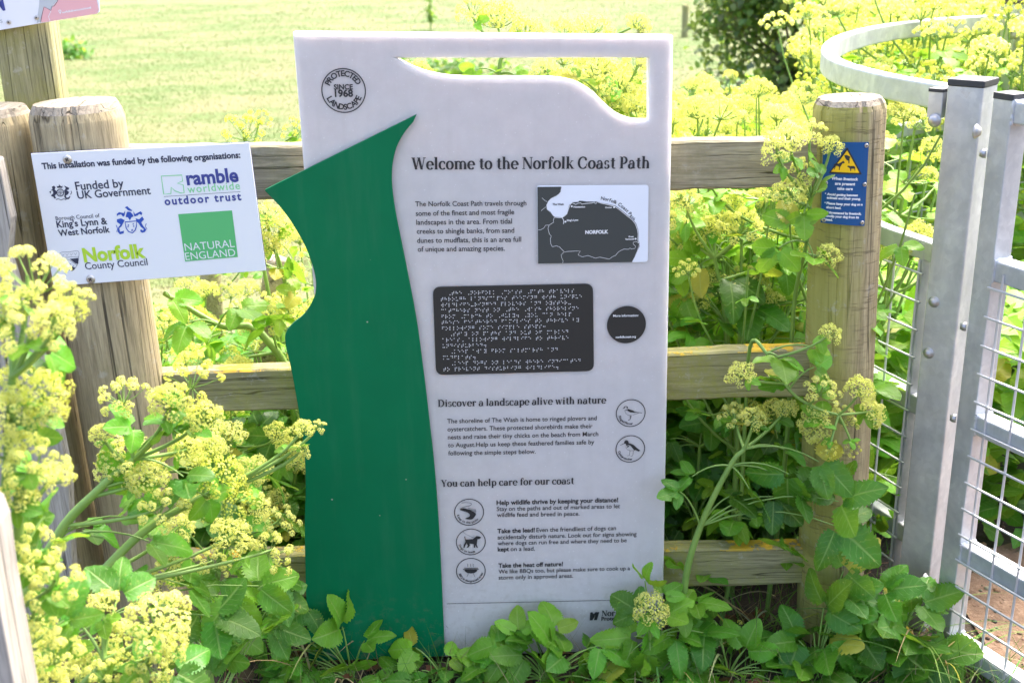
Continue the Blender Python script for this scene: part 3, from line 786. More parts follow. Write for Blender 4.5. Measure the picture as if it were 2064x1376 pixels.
rail('fence_rail', (222, 298), (222, 411), (1652, 281), (1652, 377), M_rail_top, 'top wooden fence rail, dry and grey, above the two mossy ones')
rail('fence_rail', (300, 754), (300, 834), (1634, 702), (1634, 799), M_rail_low, 'middle wooden fence rail with orange lichen along its upper face')
rail('fence_rail', (330, 1122), (330, 1213), (1632, 1104), (1632, 1177), M_rail_low, 'lowest wooden fence rail with bright orange lichen, nearest the ground')

# the square post behind, with the partly seen map notice on its front
sq_t = atY(58, -420, .22); sq_y = .22
mb = MB(); w_ = .052; Lq = 1.75
for i, (z, j) in enumerate([(-.1, 0), (.5, .001), (1.0, -.001), (1.4, .0015), (Lq, 0)]):
    for sx, sy in ((-1, -1), (-.9, -1), (.9, -1), (1, -.9), (1, 1), (-1, 1), (-1, -.9)):
        mb.v.append((sx * w_ + j, sy * w_, z))
    if i:
        for k in range(7): mb.f.append(((i - 1) * 7 + k, (i - 1) * 7 + (k + 1) % 7, i * 7 + (k + 1) % 7, i * 7 + k)); mb.m.append(0)
mb.f.append(tuple(28 + k for k in range(7))); mb.m.append(0)
o = mb.build('square_post', M_post_sq)
pb, pt = atY(95, 330, sq_y), atY(50, 30, sq_y); d_ = (pt - pb).normalized(); base = pb + d_ * ((0 - pb.z) / d_.z)
qy = d_.to_track_quat('Z', 'Y').to_matrix()
xv = (Vector((math.cos(.16), math.sin(.16), 0))); xv = (xv - d_ * xv.dot(d_)).normalized(); yv = d_.cross(xv)
o.matrix_world = Matrix(((xv.x, yv.x, d_.x, base.x), (xv.y, yv.y, d_.y, base.y), (xv.z, yv.z, d_.z, base.z), (0, 0, 0, 1)))
tag(o, 'tall square post green with algae, holding the white and pink map notice', 'post')

# bleached split board leaning at the far left, and the out-of-focus rail end close to the lens
def plank_px(name, px, Y, thick, mat, label, cat, lean=None):
    F_ = Frame((atY(px[0][0], px[0][1], Y).x, Y, 0), 0.0)
    e = empty  # noqa
    o = MB().slab([[F_.uv(*p) for p in px]], 0, thick).build(name, mat, bevel=.003)
    o.location = F_.O
    return tag(o, label, cat)
plank_px('split_board', [(-90, 300), (-4, 322), (22, 440), (16, 515), (45, 620), (90, 742), (118, 860), (138, 960), (146, 1130), (160, 1320), (-40, 1330), (-90, 900)], -.12, .03, M_pale, 'bleached split board standing left of the round fence posts', 'board')
plank_px('rail_end', [(-190, 1010), (-70, 1020), (-36, 1045), (-22, 1080), (-8, 1180), (28, 1376), (50, 1500), (-210, 1520)], -1.12, .06, M_pale, 'blurred pale timber end in the lower left corner, closest to the viewer', 'timber')
t_, b_ = post_line((558, 520), (540, 690), .75); grainy_post('fence_post', t_, b_, .032, .034, M_rail_top, 'thin old grey stake among the plants left of the green panel', seed=12, n=20, chamfer=.006)
t_, b_ = post_line((422, 520), (432, 690), 1.05); grainy_post('fence_post', t_, b_, .03, .03, M_rail_top, 'thin old grey stake under the funding notice, deep among the plants', seed=13, n=20, chamfer=.006)

# ---------------------------------------------------------------- funding notice
FF = Frame((-.9, YL - RLp - .012, 0), 0.0)
fund = empty('funding_notice', FF.O, 0, 'white notice board thanking the funding organisations, screwed to the thick round post', 'notice board')
fv = FF.uv
def fvs(pts): return [fv(*p) for p in pts]
cor = [(62, 310), (502, 288), (536, 545), (108, 577)]
MB().slab([fvs(cor)], 0, .004).build('panel', M_signwhite, fund, bevel=.0006)
MB().slab([fvs([(60, 310), (502, 287), (536.5, 546), (107, 578.5)])], .0042, .0072).build('backing', M_signedge, fund)
Z = lambda pts: fvs([(90 + x / 4.8, 340 + y / 4.8) for x, y in pts])
yf = -.0006
def ft(bodies, mat, name='lettering'):
    for b, a, c, w, *k in bodies:
        mb = MB(); text(mb, FF, b, a, c, yf, w, ysc=1.04, spacing=k[0] if k else 1.0); mb.build(name, mat, fund)
ft([('This installation was funded by the following organisations:', (85.6, 341), (485, 318), .032)], M_navy, 'heading')
ft([('Funded by', (153.5, 383.5), (250.4, 377), .014), ('UK Government', (157, 400.8), (304.6, 391), .014), ('Borough Council of', (113, 444), (201.5, 438), .004), ("King's Lynn &", (115.4, 458.8), (217, 451.5), .022), ('West Norfolk', (118.8, 475.8), (222.5, 468), .022), ('County Council', (172.7, 543), (298.3, 534), .006)], M_navy)
ft([('Norfolk', (170, 527.5), (295, 518), .04)], M_lime)
ft([('ramble', (377.5, 372.7), (481.7, 365.4), .032), ('outdoor trust', (332.7, 413.3), (487, 403), .03, 1.25)], M_purple)
ft([('worldwide', (379, 389), (484.4, 381), .006, 1.15)], M_mint)
MB().ribbon(fvs([(330.6, 396.3), (484.8, 386.3)]), .0007, yf).build('rule', M_navy, fund)
mb = MB(); mb.ribbon(Z([(1129, 72), (1328, 62), (1336, 120), (1284, 142), (1342, 158), (1350, 233), (1318, 236), (1262, 215), (1225, 180), (1222, 242), (1152, 247)]), .0018, yf, closed=True); mb.build('logo', M_mint, fund)
sqg = MB().flat([Z([(1293, 440), (1813, 403), (1870, 853), (1360, 897)])], yf).build('logo', M_lightgreen, fund)
mb = MB(); text(mb, FF, 'NATURAL', (373.8, 505.5), (473.8, 497.5), yf - .0004, -.004); text(mb, FF, 'ENGLAND', (375, 524), (475.4, 515.6), yf - .0004, -.004); mb.build('lettering', M_signwhite, sqg)
def strokes(mb, lst, y, s=1.0):
    k = 0
    for pts, w in lst:
        mb.ribbon(Z([tuple(p) for p in smooth_path(pts, 3)] if len(pts) > 2 else pts), w * s, y - k * 6e-6); k += 1
def blobs(mb, lst, y):
    for k, p in enumerate(lst): mb.flat([Z(p)], y - k * 8e-6)
# royal arms: lion, shield with garter, crown, unicorn, motto
mb = MB()
blobs(mb, [[(70, 175), (92, 165), (106, 180), (98, 200), (118, 222), (112, 245), (100, 262), (112, 285), (96, 290), (84, 272), (70, 268), (62, 258), (84, 240), (82, 215), (60, 208), (78, 200)],
           [(206, 190), (190, 165), (222, 178), (240, 188), (232, 202), (212, 208), (238, 225), (226, 248), (205, 262), (214, 282), (232, 278), (246, 262), (250, 272), (236, 294), (206, 296), (190, 270), (196, 240), (190, 212)],
           [(122, 186), (118, 168), (132, 172), (146, 158), (160, 172), (176, 166), (170, 186)]], yf)
strokes(mb, [([(110, 300), (135, 292), (160, 303), (185, 292), (210, 302)], .0012), ([(48, 228), (60, 218), (56, 240)], .0012), ([(140, 152), (146, 166)], .0009), ([(256, 215), (262, 232), (250, 250)], .0012), ([(192, 165), (206, 182)], .0008)], yf - 1e-4)
mb.ribbon(Z(circle(152, 232, 34, 28)), .0016, yf - 2e-4, closed=True)
for (x0, y0, x1, y1) in ((122, 232, 182, 230), (150, 204, 154, 260), (130, 215, 145, 225), (160, 215, 172, 224), (132, 245, 146, 250), (160, 242, 172, 248)): mb.ribbon(Z([(x0, y0), (x1, y1)]), .0009, yf - 2.3e-4 - x0 * 1e-7)
mb.build('crest', M_navy, fund)
# borough arms in blue
mb = MB()
blobs(mb, [[(775, 375), (800, 362), (815, 378), (850, 405), (838, 410), (806, 402), (795, 388)], [(790, 440), (800, 415), (830, 418), (850, 440), (862, 462), (840, 470), (826, 500), (806, 470), (785, 468)],
           [(697, 440), (720, 420), (765, 430), (780, 405), (775, 452), (760, 465), (740, 440), (712, 448), (702, 460)], [(860, 410), (875, 440), (930, 412), (945, 430), (938, 450), (918, 436), (900, 452), (870, 462), (862, 440)],
           [(700, 490), (740, 480), (775, 498), (758, 530), (742, 560), (722, 575), (730, 610), (768, 600), (765, 625), (730, 634), (708, 610), (712, 570), (735, 540), (700, 515)],
           [(880, 480), (915, 490), (945, 462), (962, 490), (935, 520), (955, 555), (985, 590), (970, 612), (945, 620), (925, 605), (930, 585), (952, 600), (960, 585), (930, 560), (912, 530), (890, 510)]], yf)
mb.ribbon(Z([(780, 515), (890, 505), (888, 560), (876, 595), (850, 622), (812, 606), (790, 575)]), .0019, yf - 2e-4, closed=True)
strokes(mb, [([(693, 545), (706, 580), (698, 610)], .0012), ([(985, 530), (976, 555), (992, 585)], .0012)], yf - 1e-4)
for cx, cy in ((812, 545), (858, 535), (808, 560), (846, 598), (848, 590), (862, 556)): mb.flat([Z([(cx + r * math.cos(a), cy + r * math.sin(a)) for a, r in [(k * math.pi / 5, 11 if k % 2 == 0 else 4) for k in range(10)]])], yf - 1.6e-4 - cx * 1e-7)
mb.build('crest', M_blue, fund)
# county shield
mb = MB()
mb.ribbon(Z([tuple(p) for p in smooth_path([(148, 815), (235, 805), (326, 796), (330, 860), (315, 930), (265, 988), (205, 945), (165, 890)], 3, True)]), .0006, yf - 2e-4, closed=True)
blobs(mb, [[(243, 872), (325, 862), (326, 920), (300, 915)], [(262, 945), (300, 962), (265, 988), (258, 985)]], yf)
strokes(mb, [([(150, 862), (330, 848)], .0006), ([(165, 880), (235, 880), (318, 935)], .0006), ([(170, 895), (240, 930), (300, 962)], .0006)], yf - 1e-4)
for k in range(4):
    mb.ribbon(Z([(190 + k * 28, 888 + k * 15), (202 + k * 28, 895 + k * 15)]), .0008, yf - 1.2e-4)
    mb.ribbon(Z([(165 + k * 40, 825 - k * 4), (178 + k * 40, 848 - k * 4), (190 + k * 40, 824 - k * 4)]), .0006, yf - 1.3e-4)
mb.build('crest', M_navy, fund)
screw(fund, FF, 136, 321.5, 0, .0085); screw(fund, FF, 183, 562.5, 0, .0085)

# ---------------------------------------------------------------- notice at the top left corner
TFm = Frame((-.95, sq_y - .075, 0), .1)
tmap = empty('map_notice', TFm.O, .1, 'white and pink map notice cut off by the top left corner, on the square post', 'notice board')
tv = TFm.uv
def tvs(pts): return [tv(*p) for p in pts]
MB().slab([rounded(tvs([(-170, 90), (201, 27), (182, -330), (-210, -300)]), .008)], 0, .004).build('panel', M_signwhite, tmap)
MB().flat([tvs([(96, -180), (190, -190), (195, 0), (199, 20), (196, 28), (84, 46), (82, 40), (88, 14), (103, 21), (106, 14), (116, 2), (112, -60)])], yf).build('map_area', M_pink, tmap)
MB().flat([tvs([(86, -180), (100, -180), (112, -60), (116, 0), (105, 13), (102, 20), (88, 13), (82, 44), (74, 47), (79, 10)])], yf + .0001).build('map_margin', M_greyprint, tmap)
mb = MB(); mb.ribbon(tvs([(82, 46), (85, 30), (89, 14), (103, 21.5), (105, 13), (110, 12.5), (116, 3), (118, -30)]), .0008, yf - 3e-4); mb.build('boundary_line', M_ink, tmap)
mb = MB(); text(mb, TFm, 'norfolkdirect.com/travel', (126, 27.5), (184, 17.5), yf - 3e-4, .03)
pc = tvs([(121, 23)])[0]; mb.ribbon(circle(pc[0], pc[1], .0022, 14), .0013, yf - 3e-4, closed=True); mb.flat([[(pc[0] - .002, pc[1] - .0015), (pc[0], pc[1] - .006), (pc[0] + .002, pc[1] - .0015)]], yf - 3.2e-4)
mb.ribbon(tvs([(103, 22), (98, 34), (101, 43)]), .001, yf - 3e-4); mb.build('lettering', M_dots, tmap)
mb = MB(); text(mb, TFm, 'NORFOLK M', (-160, 38), (11, 20), yf, .04, ysc=1.3); mb.build('heading', M_purple, tmap)
mb = MB(); text(mb, TFm, 'walks and attractions', (-110, 64), (6, 46), yf, .01); mb.build('lettering', M_greyprint, tmap)
screw(tmap, TFm, 18, 45, 0, .0045); screw(tmap, TFm, 74, 36, 0, .0045)

# ---------------------------------------------------------------- blue livestock notice, bent a little round its post
BF = Frame((.69, YR - RRp - .0045, 0), 0.0)
live = empty('livestock_notice', BF.O, 0, 'small blue enamel notice with yellow livestock warning triangle, on the right wooden post', 'notice')
bv = BF.uv
W_ = lambda pts: [bv(1540 + x / 5.292, 280 + y / 5.292) for x, y in pts]
kids = []
q = W_([(650, 38), (1122, 38), (1076, 932), (618, 905)])
mb = MB(); nx = 12
for i in range(nx + 1):
    a = Vector(q[0]).lerp(Vector(q[1]), i / nx); b = Vector(q[3]).lerp(Vector(q[2]), i / nx)
    mb.v += [(a.x, 0, a.y), (b.x, 0, b.y), (a.x, .0018, a.y), (b.x, .0018, b.y)]
    if i:
        k = 4 * i; j = k - 4
        mb.f += [(j, j + 1, k + 1, k), (j + 2, k + 2, k + 3, j + 3), (j, k, k + 2, j + 2), (j + 1, j + 3, k + 3, k + 1)]
mb.f += [(0, 2, 3, 1), (4 * nx, 4 * nx + 1, 4 * nx + 3, 4 * nx + 2)]; mb.m = [0] * len(mb.f)
kids.append(mb.build('panel', M_signblue, live))
def densify(pts, n=6):
    out = []
    for i in range(len(pts)):
        a, b = Vector(pts[i]), Vector(pts[(i + 1) % len(pts)])
        out += [tuple(a.lerp(b, k / n)) for k in range(n)]
    return out
tri_o = rounded(W_([(888, 88), (1046, 382), (698, 374)]), .003); tri_i = rounded(W_([(887, 122), (1016, 362), (722, 356)]), .002)
tw = MB(); [tw.flat([q_], yf) for q_ in strips(tri_o)]; sign_tri = tw.build('warning_triangle', M_ink, live); kids.append(sign_tri)
tw = MB(); [tw.flat([q_], yf - .0004) for q_ in strips(tri_i)]; kids.append(tw.build('triangle_field', M_yellow, sign_tri))
an = MB()
an.flat([W_([(752, 330), (757, 300), (750, 275), (765, 268), (800, 265), (825, 250), (845, 235), (862, 252), (852, 262), (838, 262), (825, 285), (815, 300), (806, 335), (800, 335), (803, 302), (790, 292), (772, 292), (764, 310), (758, 332)])], yf - .0008)
an.flat([W_([(888, 288), (905, 284), (915, 290), (955, 288), (972, 300), (970, 340), (964, 340), (962, 318), (930, 318), (926, 342), (919, 342), (915, 318), (902, 304), (890, 300)])], yf - .0008)
an.flat([W_([(856, 176), (880, 172), (912, 185), (922, 196), (912, 205), (908, 262), (900, 262), (898, 232), (880, 226), (866, 205)])], yf - .0008)
kids.append(an.build('animal_symbols', M_ink, sign_tri))
lt = MB()
for b, (x0, y0), (x1, y1), w in [('When livestock', (725, 440), (1003, 444), .04), ('are present', (760, 493), (970, 496), .04), ('take care', (780, 545), (945, 547), .04),
        ('Avoid getting between', (680, 608), (1000, 612), .05), ('animals and their young.', (678, 645), (1030, 652), .05), ('Please keep your dog on a', (675, 704), (1053, 712), .05), ('short lead.', (672, 747), (823, 750), .05),
        ('If threatened by livestock,', (672, 801), (1038, 810), .05), ('unclip your dog from its', (672, 838), (1012, 849), .05), ('lead.', (672, 878), (735, 880), .05)]:
    text(lt, BF, b, (1540 + x0 / 5.292, 280 + y0 / 5.292), (1540 + x1 / 5.292, 280 + y1 / 5.292), yf, w)
for x, y in ((667, 590), (662, 688), (658, 787)):
    c_ = W_([(x, y)])[0]; lt.flat([circle(c_[0], c_[1], .0011, 10)], yf)
kids.append(lt.build('lettering', M_signwhite, live))
for x, y in ((1093, 72), (1075, 487), (1048, 895), (648, 873), (668, 478), (668, 72)):
    kids.append(screw(live, BF, 1540 + x / 5.292, 280 + y / 5.292, 0, .0042))
ax_u = atY(1697, 370, YR).x - BF.O.x
for o in kids:
    for v in o.data.vertices: v.co.y += (v.co.x - ax_u) ** 2 / (2 * .15)

# ---------------------------------------------------------------- kissing gate: ring, fixed post, swinging leaf
def sq_tube(mb, pts, w, h, up=(0, 0, 1), m=0, r=.18):
    """Rounded square section swept along points (kept upright)."""
    pts = [Vector(p) for p in pts]; sec = []
    for cx, cy, a0 in ((1, 1, 0), (-1, 1, 90), (-1, -1, 180), (1, -1, 270)):
        for k in range(3):
            a = math.radians(a0 + 45 * k); sec.append((cx * (1 - r) + r * math.cos(a), cy * (1 - r) + r * math.sin(a)))
    n = len(sec); b = len(mb.v); U = Vector(up)
    for i, p in enumerate(pts):
        t = (pts[min(i + 1, len(pts) - 1)] - pts[max(i - 1, 0)]).normalized()
        s_ = t.cross(U).normalized(); u_ = s_.cross(t).normalized()
        for x, y in sec: mb.v.append(tuple(p + s_ * (x * w / 2) + u_ * (y * h / 2)))
    for i in range(len(pts) - 1):
        for k in range(n):
            mb.f.append((b + i * n + k, b + (i + 1) * n + k, b + (i + 1) * n + (k + 1) % n, b + i * n + (k + 1) % n)); mb.m.append(m)
    mb.f.append(tuple(b + k for k in range(n))); mb.f.append(tuple(b + (len(pts) - 1) * n + k for k in reversed(range(n)))); mb.m += [m, m]
def autosmooth(o):
    try:
        o.data.shade_auto_smooth  # noqa
    except Exception: pass
    for p in o.data.polygons: p.use_smooth = False
def post_box(mb, x, y, z0, z1, w, rot, m=0):
    d = Vector((math.cos(rot), math.sin(rot), 0))
    sq_tube(mb, [(x, y, z0), (x, y, z1)], w, w, up=d, m=m, r=.1)

GX, GY = .917, .12
ringp = [(.895, .155), (.82, .37), (.79, .65), (.85, .96), (.985, 1.28), (1.2, 1.57), (1.45, 1.75), (1.72, 1.85), (2.0, 1.86), (2.3, 1.75), (2.55, 1.5)]
path = smooth_path([(a, b, 0) for a, b in ringp], 7)
cage = empty('gate_cage', (GX, GY, 0), 0, 'curved galvanised steel cage of hoops and wire mesh behind the gate posts', 'gate enclosure')
off = Vector((GX, GY, 0))
for z in (1.185, .865, .52, .205):
    mb = MB(); sq_tube(mb, [p + Vector((0, 0, z)) - off for p in path], .034 if z > 1 else .03, .05 if z > 1 else .042)
    mb.build('hoop', M_galv, cage, smooth=False, bevel=0)
# mesh on the outside of the hoops
acc = [0]
for a, b in zip(path[:-1], path[1:]): acc.append(acc[-1] + (b - a).length)
def along(s):
    for i in range(len(acc) - 1):
        if acc[i + 1] >= s: return path[i].lerp(path[i + 1], (s - acc[i]) / max(1e-6, acc[i + 1] - acc[i])), (path[i + 1] - path[i]).normalized()
    return path[-1], (path[-1] - path[-2]).normalized()
mb = MB(); s = .03
while s < acc[-1] - .05:
    p, t = along(s); nrm = Vector((-t.y, t.x, 0)) * .02
    q = p + nrm - off; mb.tube([q + Vector((0, 0, .1)), q + Vector((0, 0, .845))], .0027, 5, cap=False); s += .078
zz = .13
while zz < .845:
    mb.tube([p + Vector((-t.y, t.x, 0)) * .0238 - off + Vector((0, 0, zz)) for p, t in [along(.012 + k * (acc[-1] - .03) / 60) for k in range(0, 61)]], .0027, 5, cap=False); zz += .0625
mb.build('wire_mesh', M_wire, cage)
p, t = along(.03); q = p + Vector((-t.y, t.x, 0)) * .006 - off
mb = MB(); sq_tube(mb, [q + Vector((0, 0, .1)), q + Vector((0, 0, .88))], .02, .012, up=t); mb.build('mesh_frame', M_galv, cage)
px_, py_ = 1.715, 1.885
mb = MB(); post_box(mb, px_ - GX, py_ - GY, 0, 1.24, .07, .5); mb.build('post', M_galv, cage)
mb = MB(); post_box(mb, px_ - GX, py_ - GY, 1.2405, 1.255, .073, .5); mb.build('cap', M_cap, cage)
mb = MB(); mb.lathe([(.017, 0), (.016, .004), (.011, .009), (.004, .011)], (px_ - GX - .012, py_ - GY - .037, 1.14), (-.28, -1, 0), 14); mb.build('bolt', M_bolt, cage, smooth=True)
for s_ in ():
    p, t = along(s_); q = p + Vector((-t.y, t.x, 0)) * .05 - off
    if s_ < 2: mb = MB(); post_box(mb, q.x, q.y, 0, 1.15, .05, .9); mb.build('post', M_galv, cage)

gp = empty('gate_post', (GX, GY, 0), 0, 'thick square galvanised gate post with round headed bolts, between wooden post and gate leaf', 'gate post')
GR = math.radians(47)
mb = MB(); post_box(mb, 0, 0, -.1, 1.215, .072, GR); mb.build('tube', M_galv, gp)
mb = MB(); post_box(mb, 0, 0, 1.2155, 1.229, .075, GR); mb.build('cap', M_cap, gp, bevel=.002)
mb = MB(); post_box(mb, -.055, .028, 1.15, 1.2, .03, GR); mb.build('bracket', M_galv, gp)
mb = MB(); post_box(mb, -.055, .028, 1.2005, 1.207, .032, GR); mb.build('cap', M_cap, gp)
def bolt(px, py, face, r=.0115):
    """face: outward horizontal angle of the post side it sits on."""
    n_ = Vector((math.cos(face), math.sin(face), 0)); o = Vector((GX, GY, 0)) + n_ * .0355
    d = ray(px, py); t = (o - CAM).dot(n_) / d.dot(n_); q = CAM + d * t - Vector((GX, GY, 0))
    mb = MB(); mb.lathe([(r * 1.25, 0), (r * 1.25, .002), (r, .0022), (r * .92, .006), (r * .6, .0105), (r * .2, .012)], q, n_, 18)
    return mb.build('bolt', M_bolt, gp, smooth=True)
fR = GR - math.pi / 2; fL = GR + math.pi
for q in ((1966, 265), (1862, 1166)): bolt(*q, fR)
for q in ((1883, 608), (1872, 711)): bolt(*q, fL, .0095)
o = bolt(1884, 243, fL, .011)

LX, LY = .945, -.004
ld = Vector((.095, -.195, 0)).normalized()
leaf_e = empty('gate_leaf', (LX, LY, 0), 0, 'swinging galvanised gate leaf with wire mesh, cut off by the right edge', 'gate')
gr = math.atan2(ld.y, ld.x)
mb = MB(); post_box(mb, 0, 0, .03, 1.205, .046, gr); mb.build('stile', M_galv, leaf_e)
mb = MB(); post_box(mb, 0, 0, 1.2055, 1.217, .048, gr); mb.build('cap', M_cap, leaf_e)
def stile_z(py):
    d = ray(2000, py); lo, hi = 0, 1.3
    for _ in range(40):
        m_ = (lo + hi) / 2
        if proj(Vector((LX, LY, m_)))[1] > py: lo = m_
        else: hi = m_
    return lo
zs = [stile_z(y) for y in (222, 538, 845, 1100, 1282)]
for z in zs:
    mb = MB(); sq_tube(mb, [ld * .0235 + Vector((0, 0, z)), ld * .75 + Vector((0, 0, z))], .042, .042)
    for k in range(4):
        c0 = [(-1, -1), (1, -1), (1, 1), (-1, 1)][k]; c1 = [(1, -1), (1, 1), (-1, 1), (-1, -1)][k]
        sd_ = Vector((ld.y, -ld.x, 0)); P_ = [ld * .0245 + sd_ * (a * .0215) + Vector((0, 0, z + b * .0215)) for a, b in (c0, c1)]
        mb.tube([P_[0].lerp(P_[1], j / 7) + Vector((rnd.uniform(-.001, .001), 0, rnd.uniform(-.001, .001))) for j in range(8)], [rnd.uniform(.0025, .0042) for _ in range(8)], 6)
    mb.build('gate_rail', M_galv, leaf_e, bevel=0)
mb = MB(); s = .05
sdv = Vector((ld.y, -ld.x, 0)); sdv = sdv if sdv.y > 0 or sdv.x > 0 else -sdv
while s < .74:
    q = ld * s + sdv * -.023; mb.tube([q + Vector((0, 0, zs[4])), q + Vector((0, 0, zs[1]))], .0028, 5, cap=False); s += .062
zz = zs[4] + .03
while zz < zs[1] - .02:
    mb.tube([ld * .02 + sdv * -.0278 + Vector((0, 0, zz)), ld * .74 + sdv * -.0278 + Vector((0, 0, zz))], .0028, 5, cap=False); zz += .06
mb.build('wire_mesh', M_wire, leaf_e)
mb = MB(); post_box(mb, ld.x * .76, ld.y * .76, .03, 1.205, .046, gr); mb.build('stile', M_galv, leaf_e)
for z in (1.1, .75, .55):
    mb = MB(); mb.lathe([(.009, 0), (.009, .006), (.006, .012)], (-.03, .016, z), (-.9, .4, 0), 12); mb.build('hinge_pin', M_bolt, leaf_e, smooth=True)

# ---------------------------------------------------------------- growing things: array geometry
rng = np.random.default_rng(11)
class Acc:
    """Collects many transformed copies of small templates into one mesh."""
    def __init__(s): s.V = []; s.L = []; s.T = []; s.M = []; s.UV = []; s.C = []; s.n = 0
    def add(s, tpl, M=None, tint=(1, 1, 1)):
        V, L, T, MI, UV = tpl
        if M is not None: V = V @ M[:3, :3].T + M[:3, 3]
        s.V.append(V); s.L.append(L + s.n); s.T.append(T); s.M.append(MI); s.UV.append(UV)
        s.C.append(np.tile(np.array([*tint, 1.0]), (len(L), 1))); s.n += len(V)
    def mesh(s, name, mats):
        V = np.concatenate(s.V); L = np.concatenate(s.L); T = np.concatenate(s.T); MI = np.concatenate(s.M)
        me = bpy.data.meshes.new(name)
        me.vertices.add(len(V)); me.vertices.foreach_set('co', V.astype(np.float32).ravel())
        me.loops.add(len(L)); me.loops.foreach_set('vertex_index', L.astype(np.int32))
        me.polygons.add(len(T)); st = np.concatenate([[0], np.cumsum(T)[:-1]])
        me.polygons.foreach_set('loop_start', st.astype(np.int32))
        for m in mats: me.materials.append(m)
        me.polygons.foreach_set('material_index', MI.astype(np.int32))
        u = me.uv_layers.new(name='uv'); u.data.foreach_set('uv', np.concatenate(s.UV).astype(np.float32).ravel())
        c = me.color_attributes.new('tint', 'FLOAT_COLOR', 'CORNER'); c.data.foreach_set('color', np.concatenate(s.C).astype(np.float32).ravel())
        me.update(calc_edges=True); me.validate()
        return me
def tpl(V, F, mi=None, uvv=None):
    V = np.array(V, float); L = np.array([i for f in F for i in f]); T = np.array([len(f) for f in F])
    MI = np.array(mi if mi is not None else [0] * len(F)); UV = np.array(uvv, float)[L] if uvv is not None else np.zeros((len(L), 2))
    return V, L, T, MI, UV
def mat4(x, y, z, p, s=1.0):
    M = np.eye(4); M[:3, 0] = np.array(x) * s; M[:3, 1] = np.array(y) * s; M[:3, 2] = np.array(z) * s; M[:3, 3] = p; return M
def unit(v): v = np.asarray(v, float); return v / max(1e-9, np.linalg.norm(v))
def basis_z(z, spin=0.0):
    z = unit(z); a = np.array([1., 0, 0]) if abs(z[0]) < .8 else np.array([0, 1., 0]); x = unit(a - z * a.dot(z)); y = np.cross(z, x)
    c, s_ = math.cos(spin), math.sin(spin); return x * c + y * s_, y * c - x * s_, z
def leaf_tpl(width, seed, N=22, lobed=False, teeth=.1, coarse=False):
    rg = np.random.default_rng(seed); vs = []; uvv = []; fs = []
    cols = (-1, -.55, 0, .55, 1) if not coarse else (-1, 0, 1)
    droop = rg.uniform(-.05, .42); fold = rg.uniform(.02, .26); ph = rg.uniform(0, 6)
    for i in range(N + 1):
        t = i / N
        w = width * .5 * max(0.0, math.sin(math.pi * min(1, t ** .82 * .985 + .012))) ** .44 * (1.0 - .08 * t)
        for c in cols:
            ww = w
            if abs(c) == 1 and 0 < i < N: ww *= 1 + (teeth if i % 2 else -teeth) + (rg.uniform(-.04, .04))
            if lobed and c == -1 and .25 < t < .45: ww *= .55
            x = c * ww; y = t - (.05 * abs(c) if 0 < i < N else 0) * (1 if i % 2 else .2)
            z = fold * abs(x) - droop * t * t + .035 * math.sin(8 * t + ph + 3 * c) * abs(c) + rg.uniform(-.006, .006)
            vs.append((x, y, z)); uvv.append((c * .5 + .5, t))
    k = len(cols)
    for i in range(N):
        for j in range(k - 1):
            fs.append((i * k + j, i * k + j + 1, (i + 1) * k + j + 1, (i + 1) * k + j))
    return tpl(vs, fs, uvv=uvv)
LEAF = [leaf_tpl(.74, 1), leaf_tpl(.66, 2), leaf_tpl(.80, 3, lobed=True), leaf_tpl(.6, 4), leaf_tpl(.88, 5), leaf_tpl(.7, 15), leaf_tpl(.76, 16), leaf_tpl(.64, 17)]
LEAFLO = [leaf_tpl(.8, 6, N=5, coarse=True), leaf_tpl(.7, 7, N=5, coarse=True)]
def tube_tpl(pts, rad, n=5):
    mb = MB(); mb.tube([Vector(p) for p in pts], rad, n, cap=False); return tpl(mb.v, mb.f)
def star_tpl(petals=True):
    vs = []; fs = []; mi = []
    for k in range(5):
        a = 2 * math.pi * k / 5; c, s_ = math.cos(a), math.sin(a); b = len(vs)
        for r, w, z in ((.12, 0, .1), (.6, .34, .22), (1.05, 0, .12), (.6, -.34, .22)): vs.append((r * c - w * s_, r * s_ + w * c, z))
        fs.append((b, b + 3, b + 2, b + 1)[::-1]); mi.append(1)
    b = len(vs)
    vs += [(.42, 0, .05), (0, .42, .05), (-.42, 0, .05), (0, -.42, .05), (0, 0, .62), (0, 0, -.5)]
    for k in range(4): fs.append((b + k, b + (k + 1) % 4, b + 4)); mi.append(2); fs.append((b + (k + 1) % 4, b + k, b + 5)); mi.append(2)
    return tpl(vs, fs, mi)
def dab_tpl(m):
    vs = [(math.cos(2 * math.pi * k / 5), math.sin(2 * math.pi * k / 5), 0) for k in range(5)] + [(0, 0, .6)]
    return tpl(vs, [(k, (k + 1) % 5, 5) for k in range(5)], [m] * 5)
STAR = star_tpl(); DAB = dab_tpl(1); DABB = dab_tpl(2)
